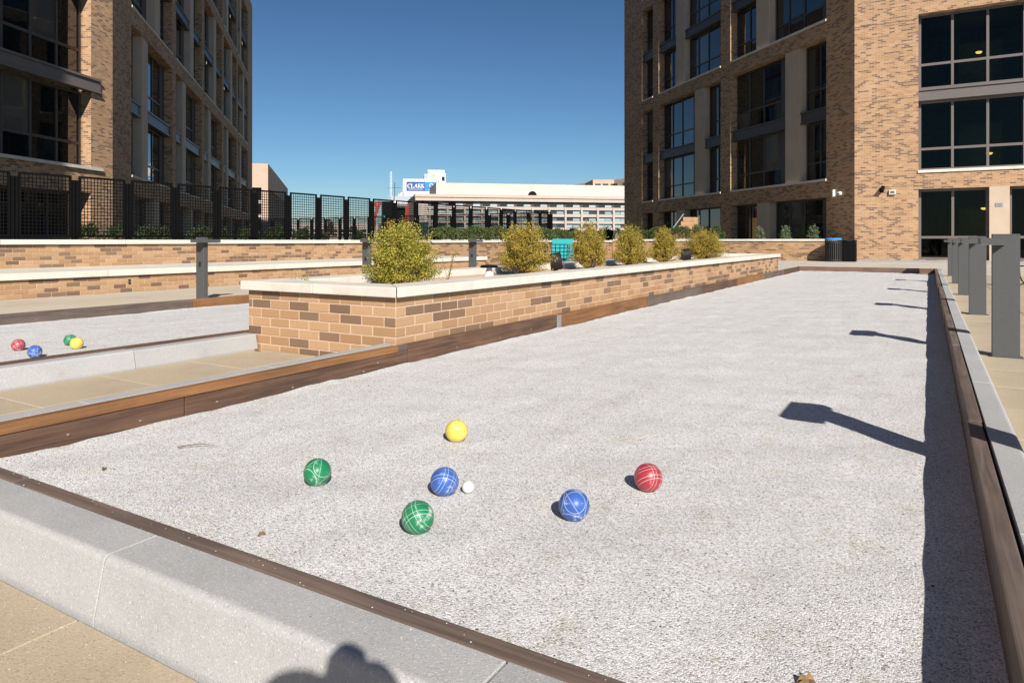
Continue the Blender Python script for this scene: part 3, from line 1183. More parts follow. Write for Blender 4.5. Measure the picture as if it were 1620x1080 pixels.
def mass(par, pts, z0, z1, mat='wall', name='rear_mass'):
    """closed block behind the facades: keeps light out and gives roof and back walls"""
    n = len(pts)
    m_ = MB().add([(p[0], p[1], z0) for p in pts] + [(p[0], p[1], z1) for p in pts],
                  [tuple(range(n - 1, -1, -1)), tuple(range(n, 2 * n))] + [(i, (i + 1) % n, n + (i + 1) % n, n + i) for i in range(n)])
    return m_.build(name, mat, par)


ANG = math.radians(45.5)
DV = Vector((-math.sin(ANG), math.cos(ANG)))       # street direction, away from the camera

# ---- right building
RC = Vector((-2.97, 36.25))
rb = thing('brick_building', 'tall tan brick apartment building on the right with sunlit front', 'building')
frS = (RC.x, RC.y, math.atan2(-DV.y, -DV.x))        # side face, local x = -distance from corner
side_facade(rb, frS, [1.92, 11.54], 8.53, -1, 26.0, None, False, last_narrow=(21.02, 22.92))
frF = (RC.x, RC.y, 0.0)
F0 = 2.58
f_ops = [(F0, 11.5, 4.12, 11.12), (F0, 11.5, 12.0, 19.0), (F0, 11.5, 19.9, 26.9), (F0, 5.21, 0.12, 3.28), (5.93, 11.5, 0.12, 3.28)]
facade_wall(rb, frF, 0.0, 16.0, -0.05, TOP, f_ops)
PWD = 1.30
for (z0, z1) in ((4.12, 11.12), (12.0, 19.0), (19.9, 26.9)):
    zb0, zb1 = z0 + 3.12, z0 + 3.66
    ibeam(rb, frF, F0 + 0.003, 11.497, zb0, zb1, 0.26, 'frame')
    MB().box(F0 - 0.02, 11.52, -0.06, 0.35, z0 - 0.12, z0 + 0.0015).build('sill', 'coping', rb, frame=frF, fixn=False)
    nfr = [i * PWD / (11.5 - F0) for i in range(1, 7)]
    gl = 'glass_clear' if z0 < 10 else 'glass'
    window(rb, frF, F0 + 0.004, 11.496, z0 + 0.003, zb0 - 0.003, 0.45, nfr, z0 + 0.98, 'frame', gl, 0.1)
    window(rb, frF, F0 + 0.004, 11.496, zb1 + 0.003, z1 - 0.003, 0.45, nfr, zb1 + 1.12, 'frame', gl, 0.1)
window(rb, frF, F0 + 0.004, 5.206, 0.123, 3.277, 0.45, [0.5], 1.12, 'frame', 'glass_clear', 0.1)
window(rb, frF, 5.934, 11.49, 0.123, 3.277, 0.45, [0.22, 0.5, 0.75], 1.12, 'frame', 'glass_clear', 0.1)
MB().box(5.213, 5.927, -0.01, 0.5, 0.0, 3.278).build('column', 'column', rb, frame=frF, fixn=False)
# rooms behind the clear front windows
for (z0, z1) in ((0.1, 3.4), (4.05, 7.4), (7.7, 11.2)):
    m = MB()
    xa, xb, ya, yb = 2.4, 12.0, 0.66, 4.6
    m.quad((xa, yb, z0), (xb, yb, z0), (xb, yb, z1), (xa, yb, z1))
    m.quad((xa, ya, z0), (xa, yb, z0), (xa, yb, z1), (xa, ya, z1))
    m.quad((xb, ya, z0), (xb, ya, z1), (xb, yb, z1), (xb, yb, z0))
    m.quad((xa, ya, z0), (xb, ya, z0), (xb, yb, z0), (xa, yb, z0))
    m.quad((xa, ya, z1), (xa, yb, z1), (xb, yb, z1), (xb, ya, z1))
    m.box(4.2, 5.9, 3.2, 4.5, z0, z1 - 0.9)
    m.build('room_interior', 'room', rb, frame=frF, fixn=False)
for (lx, lz) in ((4.95, 9.6), (5.35, 4.95), (5.15, 2.45)):
    p = MB().lathe([(0.02, -0.075), (0.09, -0.06), (0.135, 0.0), (0.12, 0.02), (0.02, 0.03)], 14).build('ceiling_lamp', 'lamp', rb, frame=frF)
    p.location = (RC.x + lx, RC.y + 2.2, lz)
    MB().tube((0, 0, 0.03), (0, 0, 0.85), 0.012, n=6).build('lamp_stem', 'bronze', p)
e_ = RC + DV * 26.0
bk = Vector((0.70, 0.714))
q = lambda v: (v.x, v.y)
inn = 0.66
mass(rb, [q(RC + Vector((0.95, 0.66))), q(RC + Vector((16, 0.66))), q(RC + Vector((16, 26))), q(e_ + bk * 14), q(e_ + bk * 0.66)], 11.35, TOP - 0.05)
mass(rb, [q(RC + Vector((0.95, 5.4))), q(RC + Vector((16, 5.4))), q(RC + Vector((16, 26))), q(e_ + bk * 14), q(e_ + bk * 0.66), q(RC + DV * 5.0 + bk * 0.66)], -0.05, 11.34)
mass(rb, [q(RC + Vector((0.8, 0.64))), q(RC + Vector((2.3, 0.64))), q(RC + Vector((2.3, 5.39))), q(RC + Vector((-3.1, 5.39))), q(RC + DV * 1.0 + bk * 0.66)], -0.05, 11.34)
mass(rb, [q(e_), q(e_ + bk * 14), q(e_ + bk * 14 + DV * 0.3), q(e_ + DV * 0.3)], -0.05, TOP)
MB().box(0.0, 16, -0.035, -0.002, 0.0, 0.085).build('flashing', 'flash', rb, frame=frF)
# movement joints in the brick front
for jz in (3.42, 7.40, 10.9):
    MB().box(0.01, F0 - 0.01, -0.003, 0.004, jz, jz + 0.016).build('movement_joint', 'bronze', rb, frame=frF)
# wall fittings
fl = thing('wall_lamp', 'white cylinder wall lamp on the shaded brick pier above the litter bin', 'lamp', loc=(*(RC + DV * 1.28 - bk * 0.10), 3.25))
fl.rotation_euler = (0, 0, frS[2])
MB().tube((0, 0, -0.19), (0, 0, 0.19), 0.075, n=14).build('lamp_body', 'white', fl)
MB().box(-0.04, 0.04, 0.05, 0.10, -0.05, 0.05).build('wall_plate', 'steel', fl)
cm = thing('security_camera', 'white dome security camera beside the cylinder wall lamp', 'camera', loc=(*(RC + DV * 0.85 - bk * 0.12), 3.23))
cm.rotation_euler = (0, 0, frS[2])
MB().lathe([(0.02, -0.10), (0.09, -0.075), (0.115, 0.0), (0.10, 0.06), (0.03, 0.09)], 16).build('housing', 'white', cm)
MB().lathe([(0.01, -0.04), (0.05, -0.03), (0.06, 0.0), (0.02, 0.02)], 12, (0.03, -0.09, -0.02)).build('dome', 'black', cm)
MB().box(-0.03, 0.03, 0.06, 0.12, -0.03, 0.03).build('bracket', 'white', cm)
sp = thing('wall_spotlight', 'black spotlight fixed to the sunlit brick front', 'lamp', loc=(RC.x + 1.12, RC.y - 0.15, 3.30))
MB().tube((0, -0.1, -0.08), (0.06, 0.1, 0.12), 0.10, 0.09, 12).build('lamp_head', 'black', sp)
MB().box(-0.03, 0.05, 0.08, 0.15, -0.02, 0.08).build('bracket', 'black', sp)
jb = thing('junction_box', 'small cream box beside the black spotlight on the brick front', 'box', loc=(RC.x + 1.56, RC.y - 0.06, 3.17))
MB().box(-0.14, 0.14, -0.05, 0.06, -0.11, 0.11).build('case', 'cream', jb, bevel=0.01)
MB().box(-0.085, 0.085, -0.058, -0.052, -0.05, 0.05).build('cover', 'frame', jb)
sg = thing('door_plaque', 'small grey plaque on the pale concrete column', 'sign', loc=(RC.x + 5.56, RC.y - 0.025, 2.50))
MB().box(-0.13, 0.13, -0.01, 0.014, -0.075, 0.075).build('plate', 'flash', sg)
for r_ in range(2):
    MB().box(-0.09, 0.09, -0.0125, -0.0105, 0.018 - r_ * 0.05, 0.034 - r_ * 0.05).build('text_line', 'bronze', sg)

# ---- left building
LC = Vector((-29.73, 16.77))
lb = thing('brick_building', 'tall brick apartment building on the left standing mostly in shade', 'building')
fr2 = (LC.x, LC.y, math.atan2(DV.y, DV.x))
side_facade(lb, fr2, [2.92 + 9.83 * i for i in range(5)], 8.8, 1, 55.5, None, False)
A1 = math.radians(24.3)
D1 = Vector((-math.sin(A1), math.cos(A1)))
fr1 = (LC.x, LC.y, math.atan2(D1.y, D1.x))
W1a, W1b = -10.0, -1.28
ops = [(W1a, W1b, 3.95, 11.0), (W1a, W1b, 11.9, 18.9), (W1a, W1b, 19.8, 26.8), (W1a, W1b, 0.02, 2.9)]
facade_wall(lb, fr1, -14.0, 0.0, -0.05, TOP, ops, 0.7)
for (z0, z1) in ((3.95, 11.0), (11.9, 18.9), (19.8, 26.8)):
    zb0, zb1 = z0 + 3.05, z0 + 3.62
    ibeam(lb, fr1, W1a, W1b + 0.45, zb0, zb1, 0.02, 'frame')
    MB().box(W1a, W1b + 0.6, -0.10, 0.35, z0 - 0.12, z0 + 0.0015).build('sill', 'coping', lb, frame=fr1, fixn=False)
    fr_ = [1 - i * 1.28 / (W1b - W1a) for i in (4, 3, 2, 1)]
    window(lb, fr1, W1a + 0.004, W1b - 0.004, z0 + 0.003, zb0 - 0.003, 0.5, fr_, z0 + 0.95, 'bronze', 'glass', 0.1)
    window(lb, fr1, W1a + 0.004, W1b - 0.004, zb1 + 0.003, z1 - 0.003, 0.5, fr_, zb1 + 1.1, 'bronze', 'glass', 0.1)
window(lb, fr1, W1a + 0.004, W1b - 0.004, 0.03, 2.89, 0.5, [0.3, 0.55, 0.8], 1.1, 'bronze', 'glass', 0.1)
le = LC + DV * 55.5
bk2 = Vector((-0.714, -0.70))
n1 = Vector((-math.cos(A1), -math.sin(A1)))      # inward normal of face 1
NW = LC - D1 * 14.0
mass(lb, [q(LC + bk2 * 0.9 + DV * 0.2), q(le + bk2 * 0.66), q(le + bk2 * 16), q(LC + bk2 * 20 + DV * 2), q(NW + n1 * 14), q(NW + n1 * 0.72)], -0.05, TOP - 0.05)
mass(lb, [q(le), q(le + DV * 0.3), q(le + DV * 0.3 + bk2 * 16), q(le + bk2 * 16)], -0.05, TOP)
# the wing nearer the camera (out of view): its shadow falls across the near windows
mass(lb, [q(NW), (-14.0, -0.15), (-12.0, -16), (-42, -16), q(NW + n1 * 14)], -0.05, 31.0, name='near_wing')


# ------------------------------------------------------------------ fence along the terrace
panel_frame = MB()
PWF, PH0, PH1 = 1.02, 0.06, 1.385
t_ = 0.045
panel_frame.box(0, PWF, -0.02, 0.02, PH0, PH0 + t_).box(0, PWF, -0.02, 0.02, PH1 - t_, PH1)
panel_frame.box(0, t_, -0.02, 0.02, PH0 + t_, PH1 - t_).box(PWF - t_, PWF, -0.02, 0.02, PH0 + t_, PH1 - t_)
panel_me = panel_frame.mesh('panel_frame', 'black')
mesh_m = MB()
nx_, nz_ = 13, 17
for i in range(1, nx_):
    x = t_ + (PWF - 2 * t_) * i / nx_
    mesh_m.box(x - 0.008, x + 0.008, -0.006, 0.0, PH0 + t_, PH1 - t_)
for j in range(1, nz_):
    z = PH0 + t_ + (PH1 - PH0 - 2 * t_) * j / nz_
    mesh_m.box(t_, PWF - t_, 0.0005, 0.0065, z - 0.008, z + 0.008)
mesh_me = mesh_m.mesh('wire_mesh', 'black', fixn=False)
post_m = MB()
post_m.box(-0.062, -0.012, -0.03, 0.03, 0, 1.29).box(0.012, 0.062, -0.03, 0.03, 0, 1.29)
post_m.box(-0.012, 0.012, -0.012, 0.012, 0.25, 0.32).box(-0.012, 0.012, -0.012, 0.012, 1.0, 1.07)
post_me = post_m.mesh('post', 'black')


def fence(name, label, x0, y0, dx, dy, n, z, rz, pitch=1.175):
    f_ = thing(name, label, 'fence', loc=(x0, y0, z))
    f_.rotation_euler = (0, 0, rz)
    for i in range(n):
        p = place('panel', panel_me, f_, loc=(i * pitch, 0, 0))
        place('wire_mesh', mesh_me, p)
        place('post', post_me, f_, loc=(i * pitch - 0.0775, 0, 0))
    place('post', post_me, f_, loc=(n * pitch - 0.0775, 0, 0))
    return f_


FX = -15.92
fence('mesh_fence', 'black metal mesh panel fence standing along the terrace wall', FX, 7.07 - 1.175 * 4, 0, 1, 24, 0.985, math.radians(90))
fence('mesh_fence', 'lower looking black mesh fence crossing behind, square to the near fence', FX - 0.2, 30.5, -1, 0, 22, 0.985, math.radians(180))


# ------------------------------------------------------------------ plants
def leaf_cloud(n, fpos, fnorm, size, pal, prob, seed, squash=0.5):
    """n small two-triangle leaves; fpos(r,n)->positions, returns mesh"""
    r = np.random.default_rng(seed)
    P = fpos(r, n)
    n = len(P)
    d = r.normal(size=(n, 3))
    d[:, 2] = np.abs(d[:, 2]) * 0.8 + 0.2
    d /= np.linalg.norm(d, axis=1)[:, None]
    t = np.cross(d, r.normal(size=(n, 3)))
    t /= np.linalg.norm(t, axis=1)[:, None]
    s = size * r.uniform(0.65, 1.35, n)[:, None]
    V = np.stack([P, P + d * s * 0.5 + t * s * squash * 0.5, P + d * s, P + d * s * 0.5 - t * s * squash * 0.5], 1)
    nn = np.cross(d, t)
    V[:, 1] += nn * s * 0.12
    V[:, 3] += nn * s * 0.12
    idx = np.arange(n) * 4
    Fc = np.stack([idx, idx + 1, idx + 2, idx + 3], 1)
    me = bpy.data.meshes.new('foliage')
    me.from_pydata(V.reshape(-1, 3).tolist(), [], Fc.tolist())
    pal = np.array(pal)
    k = r.choice(len(pal), n, p=prob)
    set_col(me, pal[k] * r.uniform(0.75, 1.25, (n, 1)))
    me.materials.append(M['leaf'])
    return me


BOX_PAL = [(0.46, 0.42, 0.055), (0.58, 0.49, 0.085), (0.29, 0.33, 0.05), (0.50, 0.33, 0.085), (0.10, 0.13, 0.022)]
GOLD_PAL = [(0.50, 0.38, 0.055), (0.60, 0.44, 0.08), (0.32, 0.29, 0.045), (0.50, 0.29, 0.065), (0.12, 0.12, 0.022)]


def shrub(name, label, x, y, z, rad, h, n, pal, seed, leaf=0.026, cat='shrub', group=None, shoots=26, prob=(0.3, 0.25, 0.2, 0.12, 0.13)):
    o = thing(name, label, cat, loc=(x, y, z), group=group)
    rr = random.Random(seed)
    tips = []
    for i in range(shoots * 5):
        a = rr.uniform(0, 6.283)
        u = math.sqrt(rr.random())
        e = rr.uniform(0.0, 1.0)
        # egg-shaped outline, wider at 40 % of the height
        zz = h * (0.08 + 0.9 * e)
        prof = math.sin(math.pi * min(1, (0.12 + 0.88 * e) ** 0.75)) ** 0.6
        rmax = rad * max(0.18, prof) * rr.uniform(0.78, 1.12) * (1 + 0.16 * math.sin(2 * a + seed) + 0.12 * math.sin(3 * a + 2.3 * seed + 2 * e))
        tips.append((rmax * u ** 0.5 * math.cos(a), rmax * u ** 0.5 * math.sin(a), zz))
    for i in range(shoots * 2):
        a = rr.uniform(0, 6.283)
        u = rr.random() ** 0.7
        tips.append((rad * 0.72 * u * math.cos(a), rad * 0.72 * u * math.sin(a), h * rr.uniform(0.85, 1.30) * (1.0 - 0.22 * u)))
    T = np.array(tips)
    base = np.stack([T[:, 0] * 0.25, T[:, 1] * 0.25, np.minimum(T[:, 2] * 0.3, 0.1)], 1)

    def fpos(r, n_):
        k = r.integers(0, len(T), n_)
        s_ = r.uniform(0.45, 1.02, n_)[:, None]
        p = base[k] + (T[k] - base[k]) * s_
        p += r.normal(0, rad * 0.055, (n_, 3))
        p[:, 2] = np.maximum(p[:, 2], 0.0)
        return p
    place('foliage', leaf_cloud(n, fpos, None, leaf, pal, prob, seed), o)
    st = MB()
    for k in range(0, len(tips), 2):
        b0 = Vector(base[k]) * 0.4
        st.tube((b0.x, b0.y, -0.03), Vector(base[k]) + (Vector(tips[k]) - Vector(base[k])) * 0.5, 0.006, 0.004, 5, False)
        st.tube(Vector(base[k]) + (Vector(tips[k]) - Vector(base[k])) * 0.5, tips[k], 0.004, 0.0015, 4, False)
    st.build('stem', 'bark', o, fixn=False)
    return o


SG = 'yellow-green shrubs in the brick planter'
shrub('planter_shrub', 'largest-looking yellow-green shrub at the near end of the brick planter', -4.42, 5.30, 0.55, 0.43, 0.50, 27840, BOX_PAL, 21, 0.0198, group=SG)
shrub('planter_shrub', 'golden shrub beside the low pathway light, second from the planter corner', -4.42, 7.70, 0.55, 0.40, 0.56, 23200, GOLD_PAL, 22, 0.0198, group=SG)
shrub('planter_shrub', 'golden upright shrub just right of the turquoise chair', -4.40, 9.65, 0.55, 0.35, 0.58, 18560, GOLD_PAL, 23, 0.0206, group=SG)
shrub('planter_shrub', 'golden shrub with tall thin shoots, fourth along the planter', -4.40, 11.35, 0.55, 0.36, 0.58, 17400, GOLD_PAL, 24, 0.0224, group=SG, shoots=40)
shrub('planter_shrub', 'narrow golden shrub left of the dark drum, fifth along the planter', -4.36, 13.0, 0.55, 0.33, 0.58, 15080, GOLD_PAL, 25, 0.0224, group=SG, shoots=34)
shrub('planter_shrub', 'wide golden shrub farthest along the planter, right of the dark drum', -4.36, 15.85, 0.55, 0.52, 0.58, 20880, GOLD_PAL, 26, 0.0241, group=SG, shoots=40)

GREEN = [(0.05, 0.10, 0.03), (0.08, 0.14, 0.04), (0.11, 0.17, 0.06), (0.03, 0.06, 0.02), (0.16, 0.2, 0.10)]
for i, (px, lab) in enumerate(((1186, 'small round variegated shrub left of the concrete column in the far bed'), (1233, 'small round variegated shrub right of the concrete column in the far bed'), (1283, 'small round variegated shrub nearest the litter bin in the far bed'))):
    p = at_depth(px, 378, 33.5)
    shrub('bed_shrub', lab, p.x, max(p.y, 36.9), 0.92, 0.34, 0.66, 1500, [(0.12, 0.19, 0.08), (0.2, 0.26, 0.13), (0.26, 0.3, 0.18), (0.05, 0.09, 0.03), (0.3, 0.32, 0.2)], 40 + i, 0.075, group='round shrubs in the far bed', shoots=10)
for i, (px, d, lab) in enumerate(((1100, 40.5, 'dark green shrub left of the stair wall'), (1133, 40, 'dark green shrub in front of the stair wall'))):
    p = at_depth(px, 378, d)
    shrub('bed_shrub', lab, p.x, p.y, 0.92, 0.55, 0.85, 2200, GREEN, 50 + i, 0.085, shoots=14)


HEDGE = [(0.075, 0.115, 0.028), (0.11, 0.15, 0.04), (0.14, 0.17, 0.05), (0.04, 0.065, 0.018), (0.17, 0.18, 0.07)]


def hedge(label, x0, x1, y0, y1, z0, z1, n, seed):
    o = thing('hedge', label, 'hedge', loc=((x0 + x1) / 2, (y0 + y1) / 2, z0))
    hx, hy_, hz = (x1 - x0) / 2, (y1 - y0) / 2, z1 - z0

    def fpos(r, n_):
        p = np.stack([r.uniform(-hx, hx, n_), r.uniform(-hy_, hy_, n_), hz * (0.1 + 0.9 * r.uniform(0, 1, n_) ** 0.6)], 1)
        p[:, 2] *= 0.86 + 0.16 * np.sin(p[:, 0] * 3.1 + p[:, 1] * 2.3) * np.cos(p[:, 1] * 1.1 + p[:, 0] * 1.7)
        return p
    place('foliage', leaf_cloud(n, fpos, None, 0.075, HEDGE, (0.3, 0.3, 0.18, 0.12, 0.1), seed), o)
    st = MB()
    for k in range(40):
        x, y_ = random.uniform(-hx, hx), random.uniform(-hy_, hy_)
        st.tube((x, y_, 0), (x + random.uniform(-.1, .1), y_ + random.uniform(-.1, .1), hz * 0.8), 0.012, 0.004, 5, False)
    st.build('stem', 'bark', o, fixn=False)
    return o


hedge('green hedge growing behind the coping of the terrace wall', -15.86, -15.30, 20.6, 36.0, 0.90, 1.56, 16000, 61)
hedge('green hedge at the back corner below the far office block', -15.2, -11.0, 36.75, 37.5, 0.90, 1.72, 8000, 62)
for i in range(11):
    t = i / 10
    x = -19.3 - random.uniform(0, 3.0)
    px = 140 + 42 * i + random.uniform(-12, 12)
    ang = math.atan((px - CX) / F_PX) - YAW
    y_ = -x / math.tan(-ang) if False else x / math.tan(ang)
    if px > 455:
        x -= 4
        y_ = x / math.tan(ang)
    shrub('terrace_shrub', '%s low green shrub from the left, on the terrace behind the mesh fence' % ('first second third fourth fifth sixth seventh eighth ninth tenth eleventh'.split()[i]),
          x, y_, 0.9, 0.5, 0.5, 800, [(c[0] * 0.7, c[1] * 0.65, c[2] * 0.6) for c in GREEN], 70 + i, 0.08, group='shrubs behind the fence', shoots=8)  # leaf colours darkened: the shade behind the fence is put into the palette


def far_tree(label, px, d, base_z, top_py, wpx, pal, seed, n=2600):
    c = at_depth(px, HY, d)
    h = (HY - top_py) / F_PX * d + CAM_H - base_z
    w = wpx / F_PX * d / 2
    o = thing('tree', label, 'tree', loc=(c.x, c.y, base_z))
    rr = np.random.default_rng(seed)
    cl = rr.normal(size=(16, 3))
    cl /= np.linalg.norm(cl, axis=1)[:, None]
    cl *= rr.uniform(0.35, 0.85, (16, 1))

    def fpos(r, n_):
        k = r.integers(0, 16, n_)
        p = cl[k] + r.normal(0, 0.17, (n_, 3))
        return p * np.array([w, w, h * 0.36]) + np.array([0, 0, h * 0.62])
    place('crown', leaf_cloud(n, fpos, None, w * 0.16, pal, (0.3, 0.3, 0.18, 0.12, 0.1), seed), o)
    st = MB()
    st.tube((0, 0, 0), (0, 0, h * 0.55), w * 0.07, w * 0.04, 8)
    for k in range(7):
        v = Vector(cl[k]) * 0.8
        st.tube((0, 0, h * (0.3 + 0.03 * k)), (v.x * w, v.y * w, h * 0.62 + v.z * h * 0.3), w * 0.03, w * 0.01, 5)
    st.build('trunk', 'bark', o, fixn=False)


BROWN = [(0.16, 0.12, 0.06), (0.2, 0.14, 0.07), (0.13, 0.12, 0.05), (0.08, 0.07, 0.04), (0.22, 0.16, 0.08)]
far_tree('round brownish tree seen through the two fences', 520, 95, 0, 346, 20, BROWN, 81)
far_tree('dark green tree below the far beige block', 440, 90, 0, 352, 26, GREEN, 82)
far_tree('dark green tree left of the round brown tree', 480, 88, 0, 356, 24, GREEN, 83)
far_tree('dark green tree right of the round brown tree', 562, 85, 0, 354, 24, GREEN, 84)
far_tree('dark green tree beside the dark green box', 688, 80, 0, 350, 22, GREEN, 85)
far_tree('dark green tree far left of the office block windows', 608, 92, 0, 355, 22, GREEN, 86)
far_tree('dark green tree in front of the office block, left of centre', 900, 75, 0, 360, 40, GREEN, 87)
far_tree('dark green tree in front of the office block, right of centre', 960, 78, 0, 361, 40, GREEN, 88)


# ------------------------------------------------------------------ bollard lights
def make_bollard(label):
    o = thing('bollard_light', label, 'bollard', group='bollard lights beside the courts')
    MB().box(-0.095, 0.095, -0.04, 0.04, -0.01, 1.017).build('post', 'bollard', o, bevel=0.003, seg=1)
    a = MB().box(-0.182, 0.0, -0.205, -0.042, 0.932, 0.983).box(-0.182, -0.097, -0.042, 0.042, 0.932, 0.983).box(-0.182, 0.0, 0.042, 0.205, 0.932, 0.983)
    a.build('light_arm', 'bollard', o)
    MB().box(-0.165, -0.02, -0.19, -0.06, 0.926, 0.9315).build('light_lens', 'white', o)
    MB().box(-0.03, 0.03, 0.0405, 0.0435, 0.55, 0.63).build('service_cover', 'black_soft', o)
    MB().box(-0.12, 0.12, -0.065, 0.065, -0.012, 0.004).build('base_plate', 'bollard', o)
    return o


b0 = make_bollard('grey bollard light just right of the court, beyond the right picture edge')
b0.location = (0.548, 3.17, 0)
for yb, lab in ((7.06, 'grey bollard light nearest in the row right of the court'), (10.93, 'second grey bollard light in the row right of the court'), (14.75, 'third grey bollard light in the row right of the court'), (18.65, 'fourth grey bollard light in the row right of the court'), (22.6, 'farthest grey bollard light in the row right of the court')):
    c = copy_tree(b0)
    c['label'] = lab
    c.location = (0.548, yb, 0)
for yb, lab in ((7.02, 'grey bollard light standing left of the brick planter, behind the left court'), (10.82, 'grey bollard light partly hidden by the near planter shrub'), (14.7, 'grey bollard light in front of the end of the low seat wall')):
    c = copy_tree(b0)
    c['label'] = lab
    c.location = (-9.93, yb, 0)
    c.rotation_euler = (0, 0, math.pi)


# ------------------------------------------------------------------ bocce balls
def ball_mesh(r, mat, name):
    bm = bmesh.new()
    bmesh.ops.create_uvsphere(bm, u_segments=48, v_segments=28, radius=r)
    for f in bm.faces:
        f.smooth = True
    me = bpy.data.meshes.new(name)
    bm.to_mesh(me)
    bm.free()
    me.materials.append(mat)
    return me


R_B = 0.0535
grid = [(1, 0, 0, o) for o in (-0.024, -0.012, 0.012, 0.024)] + [(0, 1, 0, o) for o in (-0.024, -0.012, 0.012, 0.024)]
rings = [(1, 0, 0, 0.040), (1, 0, 0, -0.040), (0, 1, 0, 0.040), (0, 1, 0, -0.040), (0, 0, 1, 0.040), (0, 0, 1, -0.040), (1, 1, 0.3, 0.0)]
GRN, BLU, RED, YEL = (0.012, 0.21, 0.085), (0.045, 0.125, 0.42), (0.40, 0.04, 0.055), (0.82, 0.60, 0.085)
BALLS = [
    ('green', GRN, rings, (-2.068, 1.971), (0.4, 0.9, 0.3), 'green bocce ball with white rings at the left of the near group', 0.5),
    ('green', GRN, grid, (-1.442, 1.813), (0.7, -0.6, 0.5), 'green bocce ball with white grid lines, nearest the camera', 0.7),
    ('blue', BLU, grid, (-1.565, 2.128), (0.6, 0.5, 0.8), 'blue bocce ball touching distance from the small white jack', 0.5),
    ('blue', BLU, rings, (-1.052, 2.183), (1.0, 0.2, 0.4), 'blue bocce ball with white rings near the red ball', 0.8),
    ('red', RED, grid, (-0.918, 2.554), (0.9, 0.3, 1.2), 'red bocce ball with white grid lines at the right of the near group', 0.5),
    ('yellow', YEL, grid, (-1.931, 2.723), (0.5, 0.2, 0.7), 'yellow bocce ball farthest back in the near group', 0.2),
    ('red', RED, grid, (-6.857, 3.044), (0.4, 0.8, 0.2), 'red bocce ball on the left court', 0.6),
    ('blue', BLU, rings, (-6.309, 2.921), (0.9, 0.1, 0.6), 'blue bocce ball on the left court', 0.6),
    ('green', GRN, grid, (-6.799, 3.445), (0.2, 0.4, 1.0), 'green bocce ball behind the yellow one on the left court', 0.6),
    ('yellow', YEL, rings, (-6.536, 3.368), (1.1, 0.6, 0.3), 'yellow bocce ball in front of the green one on the left court', 0.2),
]
for i, (cname, col, ln, (bx, by), rot, lab, wear) in enumerate(BALLS):
    lc = (0.9, 0.85, 0.6) if cname == 'yellow' else (0.82, 0.85, 0.83)
    mt = ball_mat('%s_ball_%d' % (cname, i), col, ln, 0.00055, wear, lc)
    court = C1 if i < 6 else C2
    zz = float(gravel_height(np.array([bx]), np.array([by]), *court, 11 if i < 6 else 12)[0])
    o = place('bocce_ball', ball_mesh(R_B, mt, 'bocce_ball'), None, loc=(bx, by, zz + R_B - 0.006))
    o.rotation_euler = rot
    tag(o, lab, 'bocce ball', 'bocce balls on the near court' if i < 6 else 'bocce balls on the left court')
jm = ball_mat('jack_white', (0.76, 0.74, 0.69), [], wear=0.1)
zz = float(gravel_height(np.array([-1.50]), np.array([2.19]), *C1, 11)[0])
o = place('jack_ball', ball_mesh(0.0235, jm, 'jack_ball'), None, loc=(-1.50, 2.19, zz + 0.022))
tag(o, 'small white target ball beside the blue bocce ball', 'ball')

# dead leaves and twigs on the gravel
lf = MB()
pts = [(0, 0), (0.25, 0.16), (0.5, 0.13), (0.62, 0.3), (0.8, 0.1), (1, 0.0), (0.8, -0.12), (0.6, -0.28), (0.48, -0.12), (0.22, -0.17)]
lf.add([(a * 0.06, b_ * 0.06, 0.006 + 0.012 * math.sin(a * 4) + abs(b_) * 0.05) for a, b_ in pts] + [(0.03, 0, 0.002)], [(i, (i + 1) % 10, 10) for i in range(10)])
leaf_me = lf.mesh('dead_leaf', 'leafdry')
for (x, y_, rz, s, lab) in ((-0.245, 1.60, 0.5, 0.9, 'curled dry leaf on the gravel near the bottom right'), (-1.865, 1.52, 1.2, 0.5, 'tiny dark leaf scrap on the gravel near the front board'), (-2.95, 1.62, 2.0, 0.5, 'small leaf scrap on the gravel by the front left board')):
    o = place('dead_leaf', leaf_me, None, loc=(x, y_, 0.004), rz=rz)
    o.scale = (s, s, s)
    tag(o, lab, 'leaf')
o = place('dead_leaf', leaf_me, None, loc=(-5.02, 4.05, 0.004), rz=0.7)
tag(o, 'dry leaf on the tan paving at the planter foot', 'leaf')
tw_ = MB()
tw_.tube((0, 0, 0), (0.09, 0.02, 0.006), 0.003, 0.002, 6).tube((0.09, 0.02, 0.006), (0.17, 0.0, 0.0), 0.002, 0.001, 6)
o = place('twig', tw_.mesh('twig', 'bark'), None, loc=(-2.98, 1.98, 0.008), rz=0.7)
tag(o, 'thin brown twig lying on the gravel left of the green ball', 'twig')

# ------------------------------------------------------------------ furniture, bins and fittings
tb = thing('litter_bin', 'round black slatted litter bin with a bright blue rim', 'bin', loc=(-3.80, 35.55, 0))
for i in range(26):
    a = 2 * math.pi * i / 26
    m = MB().box(0.345, 0.365, -0.026, 0.026, 0.05, 1.0)
    m.build('slat', 'black_soft', tb, rz=a)
MB().lathe([(0.30, 0.03), (0.31, 0.95)], 20).build('liner', 'black', tb)
for z_ in (0.04, 0.86):
    MB().lathe([(0.366, z_), (0.374, z_), (0.374, z_ + 0.05), (0.366, z_ + 0.05)], 26).build('band', 'black_soft', tb)
MB().lathe([(0.30, 1.0), (0.38, 1.005), (0.38, 1.05), (0.33, 1.09), (0.27, 1.09), (0.26, 1.0)], 28).build('rim', 'blue_ring', tb)
MB().lathe([(0.02, 0.03), (0.2, 0.0), (0.36, 0.0), (0.36, 0.04)], 20).build('base', 'black_soft', tb)
bb = thing('black_bin', 'square black bin standing behind the slatted litter bin', 'bin', loc=(-3.12, 35.72, 0))
MB().box(-0.27, 0.27, -0.25, 0.25, 0.0, 0.93).build('body', 'black', bb, bevel=0.02)
